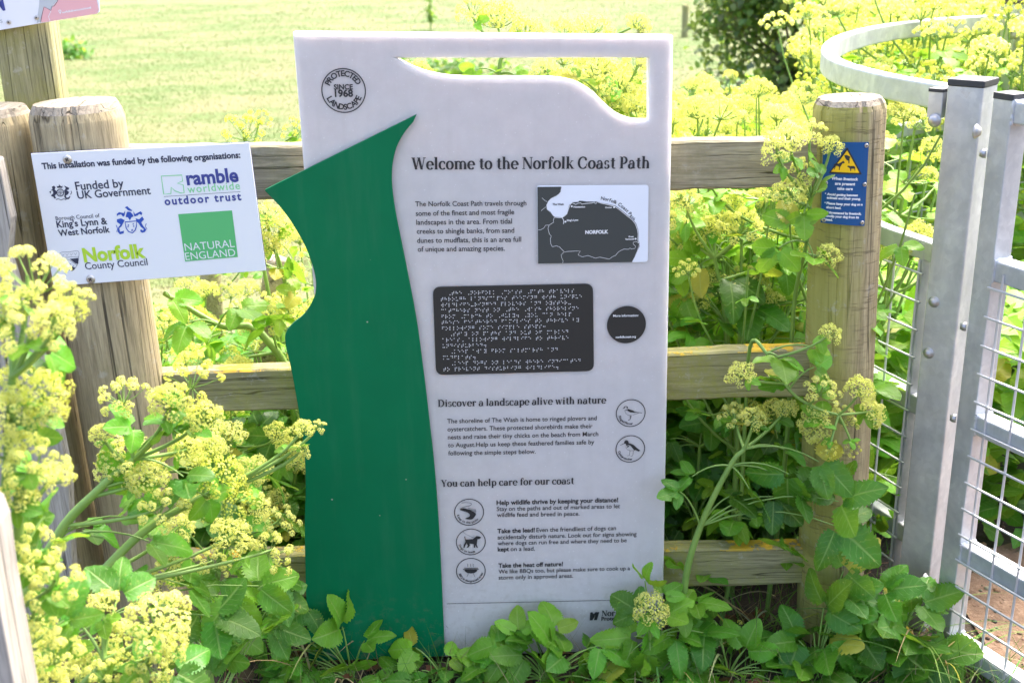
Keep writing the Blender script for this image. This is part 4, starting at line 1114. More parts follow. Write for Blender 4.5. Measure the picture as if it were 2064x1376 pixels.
def umbel(seed, rays=18, spread=72, hi=True, bud=False, R=.039, open_=0.0):
    """A flower head: rays from one point, each ending in a small dome of florets. About 0.09 m across."""
    rg = np.random.default_rng(seed); A = Acc()
    for k in range(rays):
        th = math.radians(spread) * math.sqrt((k + .35) / rays) * rg.uniform(.93, 1.05); ph = k * 2.39996 + rg.uniform(-.25, .25)
        d = unit((math.sin(th) * math.cos(ph), math.sin(th) * math.sin(ph), math.cos(th))); Lr = R * rg.uniform(.82, 1.12) * (1 + open_ * .3)
        tip = d * Lr; mid = d * Lr * .5 + np.array([0, 0, -.06 * Lr]) * math.sin(th)
        A.add(tube_tpl([(0, 0, 0), mid, tip], [.0011, .0009, .0008], 3), None, (1, 1, 1))
        ru = .0108 * rg.uniform(.8, 1.15) * (.78 if open_ else 1)
        nf = (21 if hi else 9); x, y, z = basis_z(unit(d + np.array([0, 0, .25])))
        for j in range(nf):
            t2 = math.radians(98) * math.sqrt((j + .3) / nf); p2 = j * 2.39996 + rg.uniform(-.4, .4)
            dd = x * math.sin(t2) * math.cos(p2) + y * math.sin(t2) * math.sin(p2) + z * math.cos(t2)
            q = tip + dd * ru * rg.uniform(.75, 1.12)
            a, b_, c = basis_z(unit(dd + rg.normal(0, .22, 3)), rg.uniform(0, 6)); sz = rg.uniform(.0025, .0037) * (1 if hi else 1.5)
            if hi: A.add(STAR if not bud or rg.random() < .25 else DABB, mat4(a, b_, c, q, sz * (1 if not bud else .8)))
            else: A.add(DABB if bud or rg.random() < .18 else DAB, mat4(a, b_, c, q, sz))
    return A.mesh('flower_head', [M_stem, M_petal, M_bud])
U_HI = [umbel(1), umbel(2, 16, 78), umbel(3, 20, 66), umbel(4, 15, 80, open_=.5)]
U_BUD = [umbel(5, 16, 74, bud=True), umbel(6, 13, 82, bud=True, open_=.8)]
U_LO = [umbel(11, 15, 74, hi=False, R=.04), umbel(12, 13, 82, hi=False, R=.042, open_=.5), umbel(13, 14, 70, hi=False, open_=.6, R=.042), umbel(14, 13, 80, hi=False, bud=True, open_=.6, R=.04), umbel(15, 16, 66, hi=False, open_=.3, R=.038)]

def tint_of(rg, base, var=.25):
    if base[1] > .1 and rg.random() < .03: return (.48 * rg.uniform(.8, 1.1), .42, .05)
    k = rg.uniform(1 - var, 1 + var); return (base[0] * k * rg.uniform(.75, 1.3), base[1] * k, base[2] * k * rg.uniform(.7, 1.2))
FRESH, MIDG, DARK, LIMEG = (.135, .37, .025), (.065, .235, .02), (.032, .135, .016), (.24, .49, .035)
def leaflet(A, p, d, nrm, size, tint, rg, lo=False):
    d = unit(d); n = np.asarray(nrm, float); n = unit(n - d * d.dot(n)); x = np.cross(d, n)
    T = LEAFLO[rg.integers(len(LEAFLO))] if lo else LEAF[rg.integers(len(LEAF))]
    A.add(T, mat4(x, d, n, p, size), tint)
def trifoliate(A, S, p, d, nrm, size, base, rg, lo=False, stalk=None):
    """Three leaflets on a short stalk."""
    d = unit(d); n = unit(np.asarray(nrm, float) - d * d.dot(nrm)); x = np.cross(d, n)
    for ang in (-62, 0, 62):
        a = math.radians(ang + rg.uniform(-12, 12)); dd = d * math.cos(a) + x * math.sin(a); q = p + dd * size * .12
        nn = unit(n + rg.normal(0, .22, 3)); leaflet(A, q, dd + rg.normal(0, .1, 3), nn, size * (1.0 if ang == 0 else .86) * rg.uniform(.85, 1.12), tint_of(rg, base), rg, lo)
def compound(A, S, p0, d, length, size, base, rg, lo=False):
    """A stalk carrying three trifoliate sprays."""
    d = unit(d); up = np.array([0, 0, 1.]); side = unit(np.cross(d, up)); e = p0 + d * length + up * (-.08 * length)
    m = p0 + d * length * .55 + up * .05 * length
    S.add(tube_tpl([p0, m, e], [.0032, .0024, .0018], 4))
    for k, (dd, o) in enumerate(((d, e), (unit(d * .35 + side), m * .35 + e * .65), (unit(d * .35 - side), m * .35 + e * .65))):
        q = o + unit(dd) * size * .7
        S.add(tube_tpl([o, q], [.0016, .0012], 3))
        trifoliate(A, S, q, unit(dd + rg.normal(0, .15, 3) - up * .15), up + rg.normal(0, .28, 3), size * rg.uniform(.8, 1.1), base, rg, lo)
def bez(a, b, c, n=7):
    return [a * (1 - t) ** 2 + b * 2 * t * (1 - t) + c * t * t for t in np.linspace(0, 1, n)]
def gen_plant(seed, h, lo, base, n_umb=8, leafy=1.0, low_leaf=True):
    """One flowering plant about h tall at the origin: (stem mesh, foliage mesh, flower head placements)."""
    rg = np.random.default_rng(seed); S = Acc(); A = Acc(); heads = []; up = np.array([0, 0, 1.])
    lean = np.array([rg.normal(0, .07), rg.normal(0, .07), 0])
    main = [np.array([0, 0, 0]) + up * h * t + lean * h * t * t for t in (0, .25, .45, .62, .78, .9)]
    S.add(tube_tpl(main, [.0095, .0085, .0075, .006, .0045, .003], 6))
    heads.append((main[-1], unit(main[-1] - main[-2] + up * .4), rg.uniform(.95, 1.25)))
    az = rg.uniform(0, 6.28); nb = n_umb - 1
    for k in range(nb):
        i = 1 + int(k * 4 / nb) if k < nb else 4
        i = min(4, max(1, 2 + k % 3)); az += 2.4 + rg.uniform(-.4, .4); o = main[i] * (1 - rg.uniform(0, .4)) + main[i - 1] * rg.uniform(0, .4)
        o = main[i] + (main[i - 1] - main[i]) * rg.uniform(0, .5)
        out = np.array([math.cos(az), math.sin(az), 0]); top = h * rg.uniform(.66, 1.0); rad = rg.uniform(.1, .26) * h
        tip = np.array([o[0], o[1], 0]) + out * rad + up * max(top, o[2] + .08)
        pts = bez(o, o * .45 + tip * .55 + out * rad * .25 - up * .03, tip, 6)
        S.add(tube_tpl(pts, list(np.linspace(.0042, .0022, 6)), 5))
        heads.append((tip, unit(pts[-1] - pts[-2] + up * .7), rg.uniform(.7, 1.1)))
        if rg.random() < .8 * leafy:
            j = rg.integers(2, 5); trifoliate(A, S, pts[j], unit(out + rg.normal(0, .4, 3)), up + rg.normal(0, .3, 3), rg.uniform(.035, .06), base, rg, lo)
    nl = int(7 * leafy)
    for k in range(nl):
        az += 2.4 + rg.uniform(-.3, .3); i = 1 + k % 4; o = main[i]
        out = np.array([math.cos(az), math.sin(az), rg.uniform(.1, .7)])
        compound(A, S, o, out, rg.uniform(.1, .2), rg.uniform(.05, .08), base, rg, lo)
    if low_leaf:
        for k in range(5):
            az += 2.4; out = np.array([math.cos(az), math.sin(az), rg.uniform(.6, 1.4)])
            compound(A, S, np.array([0, 0, .02]), out, rg.uniform(.18, .34), rg.uniform(.06, .085), base, rg, lo)
    return S.mesh('stem', [M_stem]), A.mesh('foliage', [M_leaf]), heads
def place_head(parent, mesh, p, axis, scale, spin):
    x, y, z = basis_z(axis, spin); o = link('flower_head', mesh, parent)
    M = mat4(x, y, z, p, scale); o.matrix_local = Matrix([list(r) for r in M]); return o
def set_plant(proto, loc, rz, scale, label, group, lo):
    st, fo, heads = proto
    e = empty('alexanders_plant', loc, rz, label, 'plant', group); e.scale = (scale,) * 3
    link('stem', st, e); link('foliage', fo, e)
    for p, ax, s_ in heads:
        wx = loc[0] + scale * (math.cos(rz) * p[0] - math.sin(rz) * p[1]); wy = loc[1] + scale * (math.sin(rz) * p[0] + math.cos(rz) * p[1])
        if wy < .15 and wx < 1.0: continue
        L_ = U_LO if lo else U_HI + U_HI + U_BUD
        place_head(e, L_[rng.integers(len(L_))], p, ax, s_, rng.uniform(0, 6))
    return e

# ---------------------------------------------------------------- ground, lawn, path
def sheet(name, x0, x1, y0, y1, z, mat, nx=1, ny=1, rough=0.0, pts=None):
    mb = MB()
    for j in range(ny + 1):
        for i in range(nx + 1):
            mb.v.append((x0 + (x1 - x0) * i / nx, y0 + (y1 - y0) * j / ny, z + (rnd.uniform(-rough, rough) if rough else 0)))
    for j in range(ny):
        for i in range(nx):
            a = j * (nx + 1) + i; mb.f.append((a, a + 1, a + nx + 2, a + nx + 1)); mb.m.append(0)
    return tag(mb.build(name, mat), kind='structure')
m = NT('dark soil'); c = m.coord('Object'); a = m.noise(c, 18, 8, .7); b = m.noise(c, 90, 4, .6)
m.set(Base_Color=m.mix(a, (.035, .026, .018), (.1, .075, .05)), Roughness=.95); m.bump(m.math('ADD', a, b), .8, .02); M_soil = m.mat
m = NT('brown earth path'); c = m.coord('Object'); a = m.noise(c, 7, 8, .7); b = m.noise(c, 70, 6, .7)
vo = m.n('TexVoronoi'); m.l(c, vo.inputs['Vector']); vo.inputs['Scale'].default_value = 55
peb = m.ramp(vo.outputs['Distance'], [(.12, 1), (.25, 0)])
col = m.mix(m.ramp(a, [(.35, 0), (.7, 1)]), (.11, .065, .038), (.25, .155, .095)); col = m.mix(m.math('MULTIPLY', m.ramp(b, [(.5, 0), (.75, 1)]), .5), col, (.45, .33, .23))
m.set(Base_Color=col, Roughness=.95); m.bump(m.math('ADD', m.math('MULTIPLY', peb, .7), b), .7, .012); M_path = m.mat
m = NT('mown grass'); c = m.coord('Object'); cs = m.coord('Object', (.55, 1, 1)); a = m.noise(cs, 1.1, 6, .65, .5); b = m.noise(cs, 6, 6, .7); d = m.noise(c, 40, 4, .7)
col = m.mix(m.ramp(a, [(.42, 0), (.58, 1)]), (.07, .12, .018), (.155, .155, .06)); col = m.mix(m.math('MULTIPLY', m.ramp(b, [(.5, 0), (.7, 1)]), .6), col, (.27, .215, .13))
col = m.mix(m.math('MULTIPLY', m.ramp(d, [(.35, 1), (.6, 0)]), .45), col, (.12, .18, .03))
m.set(Base_Color=col, Roughness=.9); m.bump(m.math('ADD', d, b), .6, .03); M_lawn = m.mat
sheet('ground', -300, 300, -100, 500, 0, M_soil)
sheet('field', -120, 120, 1.3, 180, .004, M_lawn)
mb = MB(); pth = [(.99, -1.6), (2.6, -1.6), (2.6, .3), (2.0, .62), (1.5, .55), (1.2, .42), (1.04, .2)]
mb.add([(x, y, .008) for x, y in pth], [tuple(range(len(pth)))]); tag(mb.build('path', M_path), kind='structure')

# short grass on the field, one mass of blades
def blades(name, X, Y, H, Wd, z0, cols, mat, lean=.5, seg=1):
    n = len(X); a = rng.uniform(0, 6.283, n); la = rng.uniform(0, 6.283, n); ln = H * lean * rng.uniform(.2, 1, n)
    dx, dy = np.cos(a) * Wd / 2, np.sin(a) * Wd / 2
    V = np.zeros((n, 3, 3)); V[:, 0] = np.stack([X - dx, Y - dy, np.full(n, z0)], 1); V[:, 1] = np.stack([X + dx, Y + dy, np.full(n, z0)], 1)
    V[:, 2] = np.stack([X + np.cos(la) * ln, Y + np.sin(la) * ln, z0 + H], 1)
    me = bpy.data.meshes.new(name); me.vertices.add(3 * n); me.vertices.foreach_set('co', V.astype(np.float32).ravel())
    me.loops.add(3 * n); me.loops.foreach_set('vertex_index', np.arange(3 * n, dtype=np.int32)); me.polygons.add(n); me.polygons.foreach_set('loop_start', np.arange(0, 3 * n, 3, dtype=np.int32))
    me.materials.append(mat); c = me.color_attributes.new('tint', 'FLOAT_COLOR', 'CORNER'); c.data.foreach_set('color', np.repeat(np.concatenate([cols, np.ones((n, 1))], 1), 3, 0).astype(np.float32).ravel())
    me.update(calc_edges=True)
    return tag(link(name, me), kind='stuff')
m = NT('grass blade'); at = m.n('Attribute', attribute_name='tint'); m.set(Base_Color=at.outputs[0], Roughness=.6); m.b.inputs['Specular IOR Level'].default_value = .2
t = m.n('BsdfTranslucent'); m.l(at.outputs[0], t.inputs[0]); mx = m.n('MixShader'); mx.inputs[0].default_value = .35; m.l(m.b.outputs[0], mx.inputs[1]); m.l(t.outputs[0], mx.inputs[2]); m.l(mx.outputs[0], m.out.inputs[0]); M_blade = m.mat
n = 170000
dd = 5.0 * (26 / 5.0) ** rng.random(n); ang = rng.uniform(-.47, .2, n); X = ang * dd; Y = dd - 2.25
patch = .8 * np.sin(X * 2.1 + 1.3 * np.sin(Y * 1.1)) + .7 * np.sin(Y * 2.7 + X * .9) + .7 * np.sin(X * 5.3 - Y * 3.1 + 2 * np.sin(X)) + .5 * np.sin(Y * 7 + 2 * np.sin(X * 2.2)) + rng.normal(0, .45, n)
w_ = 1 / (1 + np.exp(-(patch[:, None] - .75) * 3)); w2 = 1 / (1 + np.exp((patch[:, None] + .7) * 3))
g = (np.array([[.105, .15, .03]]) * (1 - w_ - w2) + np.array([[.24, .2, .105]]) * w_ + np.array([[.07, .125, .02]]) * w2) * rng.uniform(.82, 1.12, (n, 1))
blades('grass', X, Y, rng.uniform(.006, .02, n) * (.8 + .03 * dd), .0028 * (.6 + dd * .12), .004, g, M_blade, 1.4)
n = 2600; X = rng.uniform(-1.0, 1.15, n); Y = rng.uniform(-.35, .5, n); k_ = (X < .95) | (Y < -.05); X, Y = X[k_], Y[k_]; n = len(X)
g = np.array([[.10, .22, .03]]) * rng.uniform(.5, 1.5, (n, 1)); st_ = rng.random(n) < .3; g[st_] = np.array([.38, .31, .15]) * rng.uniform(.6, 1.1, (st_.sum(), 1))
blades('grass', X, Y, rng.uniform(.03, .13, n), .003, 0, g, M_blade, 1.1)
# long arching blades round the foot of the fence
A = Acc()
def blade(p, d, L, w, tint):
    d = unit(d); side = unit(np.cross(d, [0, 0, 1])); vs = []; fs = []
    for i in range(8):
        t = i / 7; q = p + np.array([0, 0, 1]) * L * (t * .9 - .55 * t * t) + d * L * .75 * t ** 1.4; ww = w * (1 - t ** 2) * .5 + .0002
        vs += [q - side * ww, q + side * ww + np.array([0, 0, ww * .6])]
        if i: fs.append((2 * i - 2, 2 * i - 1, 2 * i + 1, 2 * i))
    A.add(tpl(vs, fs), None, tint)
for x, y, cnt, L in ((.84, -.05, 16, .34), (.9, -.1, 18, .28), (.76, .0, 10, .25), (.48, .0, 16, .25), (.55, .1, 12, .3), (-.42, -.08, 14, .28), (-.5, .05, 12, .3), (-.36, .02, 8, .2), (.95, -.2, 14, .2), (.3, -.1, 8, .18)):
    for _ in range(cnt):
        p = np.array([x + rng.normal(0, .045), y + rng.normal(0, .04), 0]); az = rng.uniform(0, 6.283)
        blade(p, (math.cos(az), math.sin(az), 0), L * rng.uniform(.5, 1.25), rng.uniform(.003, .0065), tint_of(rng, (.13, .27, .05) if rng.random() < .8 else (.42, .36, .18)))
tag(link('grass', A.mesh('grass', [M_blade])), kind='stuff')
A = Acc()
for _ in range(420):
    p = np.array([rng.uniform(-.95, .95), rng.uniform(-.3, .35), rng.uniform(.006, .02)]); az = rng.uniform(0, 6.283)
    if rng.random() < .5: leaflet(A, p, (math.cos(az), math.sin(az), rng.uniform(-.1, .3)), (rng.normal(0, .3), rng.normal(0, .3), 1), rng.uniform(.02, .05), tint_of(rng, (.16, .09, .045)), rng, True)
    else: A.add(tube_tpl([p, p + np.array([math.cos(az), math.sin(az), rng.uniform(-.05, .1)]) * rng.uniform(.04, .16)], [.0014, .001], 3), None, tint_of(rng, (.28, .2, .11)))
tag(link('leaf_litter', A.mesh('leaf_litter', [M_blade])), kind='stuff')

A = Acc()
for _ in range(420):
    x, y = rng.uniform(.99, 1.9), rng.uniform(-.6, .6); r_ = rng.uniform(.002, .009) * (2 if rng.random() < .06 else 1); bm = bmesh.new(); bmesh.ops.create_icosphere(bm, subdivisions=1, radius=r_)
    vs = [(v.co.x * rng.uniform(.8, 1.3) + x, v.co.y * rng.uniform(.8, 1.2) + y, v.co.z * .6 + .009) for v in bm.verts]; fs = [tuple(v.index for v in f.verts) for f in bm.faces]; bm.free()
    A.add(tpl(vs, fs), None, tint_of(rng, [(.34, .26, .19), (.2, .14, .1), (.09, .065, .05)][rng.integers(3)]))
tag(link('pebbles', A.mesh('pebbles', [M_blade])), kind='stuff')

# ---------------------------------------------------------------- plants behind the fence
protoH = [gen_plant(100 + i, 1.15, False, LIMEG if i % 2 else FRESH, 13, 1.3) for i in range(6)]
protoL = [gen_plant(200 + i, 1.15, True, LIMEG, 17, .8, i % 2 == 0) for i in range(6)]
protoS = [gen_plant(300 + i, .8, False, FRESH, 6, 1.3) for i in range(4)]
placed = []
ringpoly = [(x, y) for x, y in ringp] + [(2.6, .6), (2.0, -.3), (.95, -.3)]
def inside(x, y, poly):
    c_ = False; n_ = len(poly)
    for i in range(n_):
        x1, y1 = poly[i]; x2, y2 = poly[(i + 1) % n_]
        if (y1 > y) != (y2 > y) and x < (x2 - x1) * (y - y1) / (y2 - y1) + x1: c_ = not c_
    return c_
def near_ring(x, y):
    return (inside(x, y, ringpoly) and y < .4 + .1 * (x - 1)) or min((Vector((x, y, 0)) - p).length for p in path) < .12
def try_plants(n, xr, yr, gap, fn):
    k = 0; tries = 0
    while k < n and tries < n * 40:
        tries += 1
        y = yr[0] + (yr[1] - yr[0]) * rng.random() ** .9; lo_, hi_ = xr(y); x = rng.uniform(lo_, hi_)
        if near_ring(x, y) or any((x - a) ** 2 + (y - b) ** 2 < (gap * (1 + .08 * y)) ** 2 for a, b in placed): continue
        if fn(x, y): placed.append((x, y)); k += 1
    return k
G1 = 'alexanders plants crowded behind the fence'
def right_near(x, y):
    h = rng.uniform(.98, 1.2) - (.14 if y > 1.2 else 0); px, _ = proj(Vector((x, y, 1)))
    if x < .45 and y < .5: return False
    if px < 1330 and y < 1.6: h = min(h, 1.54 - .115 * (y + 2.25) if px > 960 else .6)
    pr = protoH[rng.integers(len(protoH))]
    set_plant(pr, (x, y, 0), rng.uniform(0, 6.28), h / 1.15, 'leafy yellow flowering alexanders plant crowded close behind the fence right of the board', 'alexanders plants close behind the fence', False); return True
n1 = try_plants(44, lambda y: (-.02 + .13 * max(0, y - .4), .86 + .1 * y), (.24, 2.0), .15, right_near)
def far(x, y):
    px, _ = proj(Vector((x, y, .9))); h = rng.uniform(1.0, 1.3)
    if px < 1375 or px > 2250: return False
    if px < 1690 + rng.uniform(-20, 20): h = min(h, 1.54 - .155 * (y + 2.25))
    if h < .35 or (px < 1700 and y > 6): return False
    set_plant(protoL[rng.integers(len(protoL))], (x, y, 0), rng.uniform(0, 6.28), h / 1.15 * 1.08, 'bushy yellow flowering alexanders plant in the wide bed beyond the gate cage', 'alexanders plants in the wide bed', True); return True
n2 = try_plants(205, lambda y: (.1 * (y + 2.25), .53 * (y + 2.25)), (1.5, 9.5), .17, far)
def left_near(x, y):
    h = rng.uniform(.55, .8) - .12 * max(0, -x - .75)
    set_plant(protoS[rng.integers(len(protoS))], (x, y, 0), rng.uniform(0, 6.28), h / .8, 'low leafy alexanders plant behind the rails left of the board', 'alexanders plants left of the board', False); return True
n3 = try_plants(26, lambda y: (-1.0, -.08), (.24, 1.15), .13, left_near)
print('plants', n1, n2, n3)
# the unbroken carpet of leaves below the flower heads
A = Acc(); cnt = 0
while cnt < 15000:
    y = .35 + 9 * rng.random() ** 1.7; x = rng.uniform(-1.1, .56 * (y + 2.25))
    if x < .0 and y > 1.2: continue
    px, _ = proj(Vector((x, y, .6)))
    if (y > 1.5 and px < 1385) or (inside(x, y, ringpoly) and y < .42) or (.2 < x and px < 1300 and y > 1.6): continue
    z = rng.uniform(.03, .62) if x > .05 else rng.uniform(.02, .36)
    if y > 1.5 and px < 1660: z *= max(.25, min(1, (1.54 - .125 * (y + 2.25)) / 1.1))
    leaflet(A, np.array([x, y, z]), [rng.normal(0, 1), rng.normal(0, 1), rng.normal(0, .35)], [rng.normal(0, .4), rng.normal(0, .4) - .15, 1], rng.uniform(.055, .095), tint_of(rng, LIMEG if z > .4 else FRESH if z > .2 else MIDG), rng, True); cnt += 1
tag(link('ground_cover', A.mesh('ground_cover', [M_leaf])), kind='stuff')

# ---------------------------------------------------------------- plants placed one by one
def custom(label, root, nodes, tips=(), leaves=(), base=FRESH, r0=.007, seed=0, umb=None, facing=.5, group=None):
    """root: ground point; nodes: pixels+Y along the main stem; tips: (px, py, Y, diameter px, kind); leaves: (px, py, Y, size px)."""
    rg = np.random.default_rng(500 + seed); S = Acc(); A = Acc(); R0_ = np.array([root[0], root[1], 0.0])
    e = empty('alexanders_plant', tuple(R0_), 0, label, 'plant', group)
    P = [np.zeros(3)] + [np.array(atY(px, py, Y)) - R0_ for px, py, Y in nodes]
    if len(P) > 1:
        sp = smooth_path([Vector(p) for p in P], 5)
        S.add(tube_tpl(sp, list(np.linspace(r0, r0 * .5, len(sp))), 7))
    else: sp = [Vector(P[0])]
    sp = [np.array(p) for p in sp]; up = np.array([0, 0, 1.])
    for px, py, Y, dia, kind in tips:
        w = atY(px, py, Y); q = np.array(w) - R0_; sc_ = dia / FPX * depth(w) / .088
        cands = sp[len(sp) // 3:]
        o = min(cands, key=lambda p: np.linalg.norm(p - q) + 1.5 * max(0, p[2] - q[2] + .04))
        L_ = np.linalg.norm(q - o); b = bez(o, o * .4 + q * .6 + (q - o) * 0 + np.array([(q - o)[0], (q - o)[1], 0]) * .25 - up * .05 * L_, q, 7)
        r1 = min(.004, r0 * .6); S.add(tube_tpl(b, list(np.linspace(r1, .0022, 7)), 5))
        ax = unit(unit(b[-1] - b[-2]) * .6 + up * .65 + np.array([0, -.45, 0]) + rg.normal(0, .1, 3))
        me = (U_BUD[1] if kind == 'o' else U_BUD[0] if kind == 'b' else U_HI[rg.integers(len(U_HI))])
        place_head(e, me, q - ax * .025 * sc_, ax, sc_, rg.uniform(0, 6))
        if rg.random() < .7: trifoliate(A, S, b[4], unit(rg.normal(0, 1, 3) * [1, .6, .3] - [0, .3, 0]), up + rg.normal(0, .3, 3) + [0, -.4, 0], .03 * sc_ + .008, base, rg)
    for lf in leaves:
        px, py, Y, sz = lf[:4]; bs = lf[4] if len(lf) > 4 else base
        w = atY(px, py, Y); q = np.array(w) - R0_; size = sz / FPX * depth(w) * .78
        o = min(P, key=lambda p: np.linalg.norm(p - q) + max(0, p[2] - q[2])); L_ = np.linalg.norm(q - o)
        b = bez(o, o * .5 + q * .5 + up * .25 * L_, q, 6); S.add(tube_tpl(b, list(np.linspace(.0026, .0013, 6)), 4))
        tocam = unit(np.array(CAM - w)); d = b[-1] - b[-2]; d = unit(unit(d) * .7 + rg.normal(0, .45, 3) - up * .15)
        trifoliate(A, S, q, d, unit(up * (1 - facing) + tocam * facing + rg.normal(0, .25, 3)), size, bs, rg)
    link('stem', S.mesh('stem', [M_stem]), e)
    if A.V: link('foliage', A.mesh('foliage', [M_leaf]), e)
    return e
T = lambda pts, Y, k='': [(x, y, Y + rnd.uniform(-.05, .05), d, k) for x, y, d in pts]
# tall plants peeping over the top of the board and in its window
custom('alexanders plant whose pale heads rise above the middle of the board', (.03, .62), [(1010, 400, .62), (1006, 150, .62), (1020, 110, .62)], T([(1000, 28, 105), (1068, 62, 90), (1150, 60, 80), (1205, 60, 95), (945, 15, 70), (1290, 45, 60)], .62) , [(985, 150, .6, 55), (1035, 150, .6, 60, LIMEG), (1075, 175, .58, 60), (960, 140, .62, 45, LIMEG)], LIMEG, .008, 1)
custom('alexanders plant showing its flower heads through the window cut out of the board', (.2, .5), [(1215, 420, .5), (1222, 220, .5)], T([(1130, 165, 95), (1200, 130, 110), (1255, 160, 120), (1290, 205, 90), (1235, 215, 80), (1285, 130, 70), (1095, 135, 60)], .5), [(1170, 160, .48, 60), (1265, 230, .48, 55, LIMEG)], LIMEG, .007, 2)
custom('short alexanders plant with one small head at the left end of the board window', (-.22, .5), [(838, 300, .5)], T([(842, 140, 60)], .5), [(850, 260, .5, 50)], FRESH, .004, 3)
custom('alexanders plant lifting open heads above the top rail left of the board', (-.5, .45), [(520, 480, .45), (500, 320, .45)], T([(490, 262, 85), (522, 238, 50), (598, 262, 60)], .45, 'o') + T([(520, 330, 80)], .45), [(560, 450, .4, 70, LIMEG)], LIMEG, .006, 4)
custom('alexanders plant flowering in the gap between funding notice and green panel', (-.42, .3), [(590, 640, .3), (548, 480, .28)], T([(565, 462, 85), (535, 430, 75), (538, 490, 60), (590, 545, 55), (575, 605, 70), (520, 520, 40)], .25), [(590, 520, .25, 70, LIMEG), (570, 640, .22, 70), (600, 590, .25, 60), (560, 540, .25, 60, LIMEG)], LIMEG, .007, 5)
custom('alexanders plant with thick bare stems slanting below the funding notice', (-.28, .35), [(560, 710, .3), (440, 655, .3), (330, 590, .3)], T([(370, 735, 60), (510, 655, 60)], .28), [(345, 600, .25, 80), (420, 690, .25, 90), (480, 620, .25, 85), (540, 660, .25, 80), (380, 650, .25, 80), (330, 690, .25, 70)], FRESH, .011, 6)
# right of the board, behind the rails
custom('thick stemmed alexanders plant between board and right post, under the top rail', (.42, .38), [(1405, 690, .35), (1420, 560, .33), (1490, 480, .3)], T([(1395, 420, 90), (1480, 400, 70), (1440, 610, 60), (1530, 560, 60), (1560, 650, 50)], .35), [(1400, 520, .28, 100), (1470, 560, .28, 110, MIDG), (1430, 640, .28, 100, MIDG), (1520, 620, .28, 110, MIDG), (1580, 520, .26, 90), (1380, 600, .3, 90), (1550, 480, .28, 90)], FRESH, .009, 7)
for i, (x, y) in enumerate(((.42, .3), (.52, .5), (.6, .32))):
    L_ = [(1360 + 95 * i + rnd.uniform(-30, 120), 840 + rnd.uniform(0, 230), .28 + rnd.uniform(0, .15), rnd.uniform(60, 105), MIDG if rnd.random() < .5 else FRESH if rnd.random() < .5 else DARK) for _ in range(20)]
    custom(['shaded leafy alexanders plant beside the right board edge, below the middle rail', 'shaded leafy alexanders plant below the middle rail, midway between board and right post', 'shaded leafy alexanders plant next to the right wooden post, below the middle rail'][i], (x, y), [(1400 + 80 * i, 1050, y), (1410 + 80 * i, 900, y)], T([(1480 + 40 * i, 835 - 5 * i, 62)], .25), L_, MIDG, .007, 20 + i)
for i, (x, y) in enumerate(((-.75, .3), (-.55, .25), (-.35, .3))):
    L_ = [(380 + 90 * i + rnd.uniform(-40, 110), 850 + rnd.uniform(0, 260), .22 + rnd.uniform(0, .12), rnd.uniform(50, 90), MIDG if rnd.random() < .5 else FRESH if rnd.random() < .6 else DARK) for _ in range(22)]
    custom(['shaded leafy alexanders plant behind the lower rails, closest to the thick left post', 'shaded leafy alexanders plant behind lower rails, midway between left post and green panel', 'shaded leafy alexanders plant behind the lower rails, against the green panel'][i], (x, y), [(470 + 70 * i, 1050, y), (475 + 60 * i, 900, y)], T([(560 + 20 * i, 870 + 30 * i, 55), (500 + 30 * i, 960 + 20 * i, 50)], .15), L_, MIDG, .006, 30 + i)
# the plant climbing in front of the right post
custom('tall alexanders plant leaning over the rails in front of the right wooden post', (.36, -.03), [(1380, 1180, -.03), (1412, 1060, -.03), (1472, 938, -.03), (1500, 905, -.03)],
       T([(1480, 832, 62), (1520, 838, 60), (1585, 820, 56)], .0),
       [(1510, 985, -.06, 115, MIDG), (1590, 955, -.06, 110, MIDG), (1650, 930, -.06, 100), (1690, 1010, -.07, 120), (1685, 1060, -.07, 130), (1560, 1000, -.04, 100, DARK), (1470, 1000, -.02, 90, DARK), (1370, 990, -.05, 55), (1395, 960, -.02, 60), (1580, 905, -.03, 80, MIDG), (1610, 985, -.05, 100, MIDG)], MIDG, .009, 8)
custom('alexanders plant draped over the middle rail, with pale heads before the right wooden post', (.47, .12), [(1490, 1050, .12), (1500, 880, .1), (1512, 698, .02), (1545, 712, -.03), (1590, 785, -.05), (1640, 820, -.06), (1690, 836, -.06)],
       T([(1492, 752, 62), (1658, 782, 75), (1735, 782, 72), (1760, 828, 72), (1640, 858, 80), (1676, 668, 52), (1700, 838, 60)], -.06) + T([(1672, 905, 34), (1718, 905, 34)], -.06, 'o'),
       [(1570, 720, -.05, 80), (1590, 775, -.05, 80), (1640, 740, -.05, 75), (1545, 760, -.05, 70), (1660, 840, -.06, 60), (1640, 700, -.05, 45, LIMEG)], FRESH, .005, 10)
custom('alexanders plant flowering over the top rail against the blue livestock notice', (.58, .15), [(1585, 900, .15), (1600, 620, .12), (1626, 490, .02), (1634, 400, -.02)],
       T([(1590, 275, 95), (1632, 262, 66), (1676, 290, 58), (1612, 345, 78), (1590, 385, 85), (1672, 512, 58), (1565, 300, 70)], -.03), [(1648, 385, -.05, 60, DARK), (1652, 352, -.05, 45, MIDG), (1600, 455, -.03, 90), (1640, 520, -.03, 80), (1570, 500, -.02, 75), (1620, 430, -.03, 60, LIMEG)], FRESH, .006, 9)
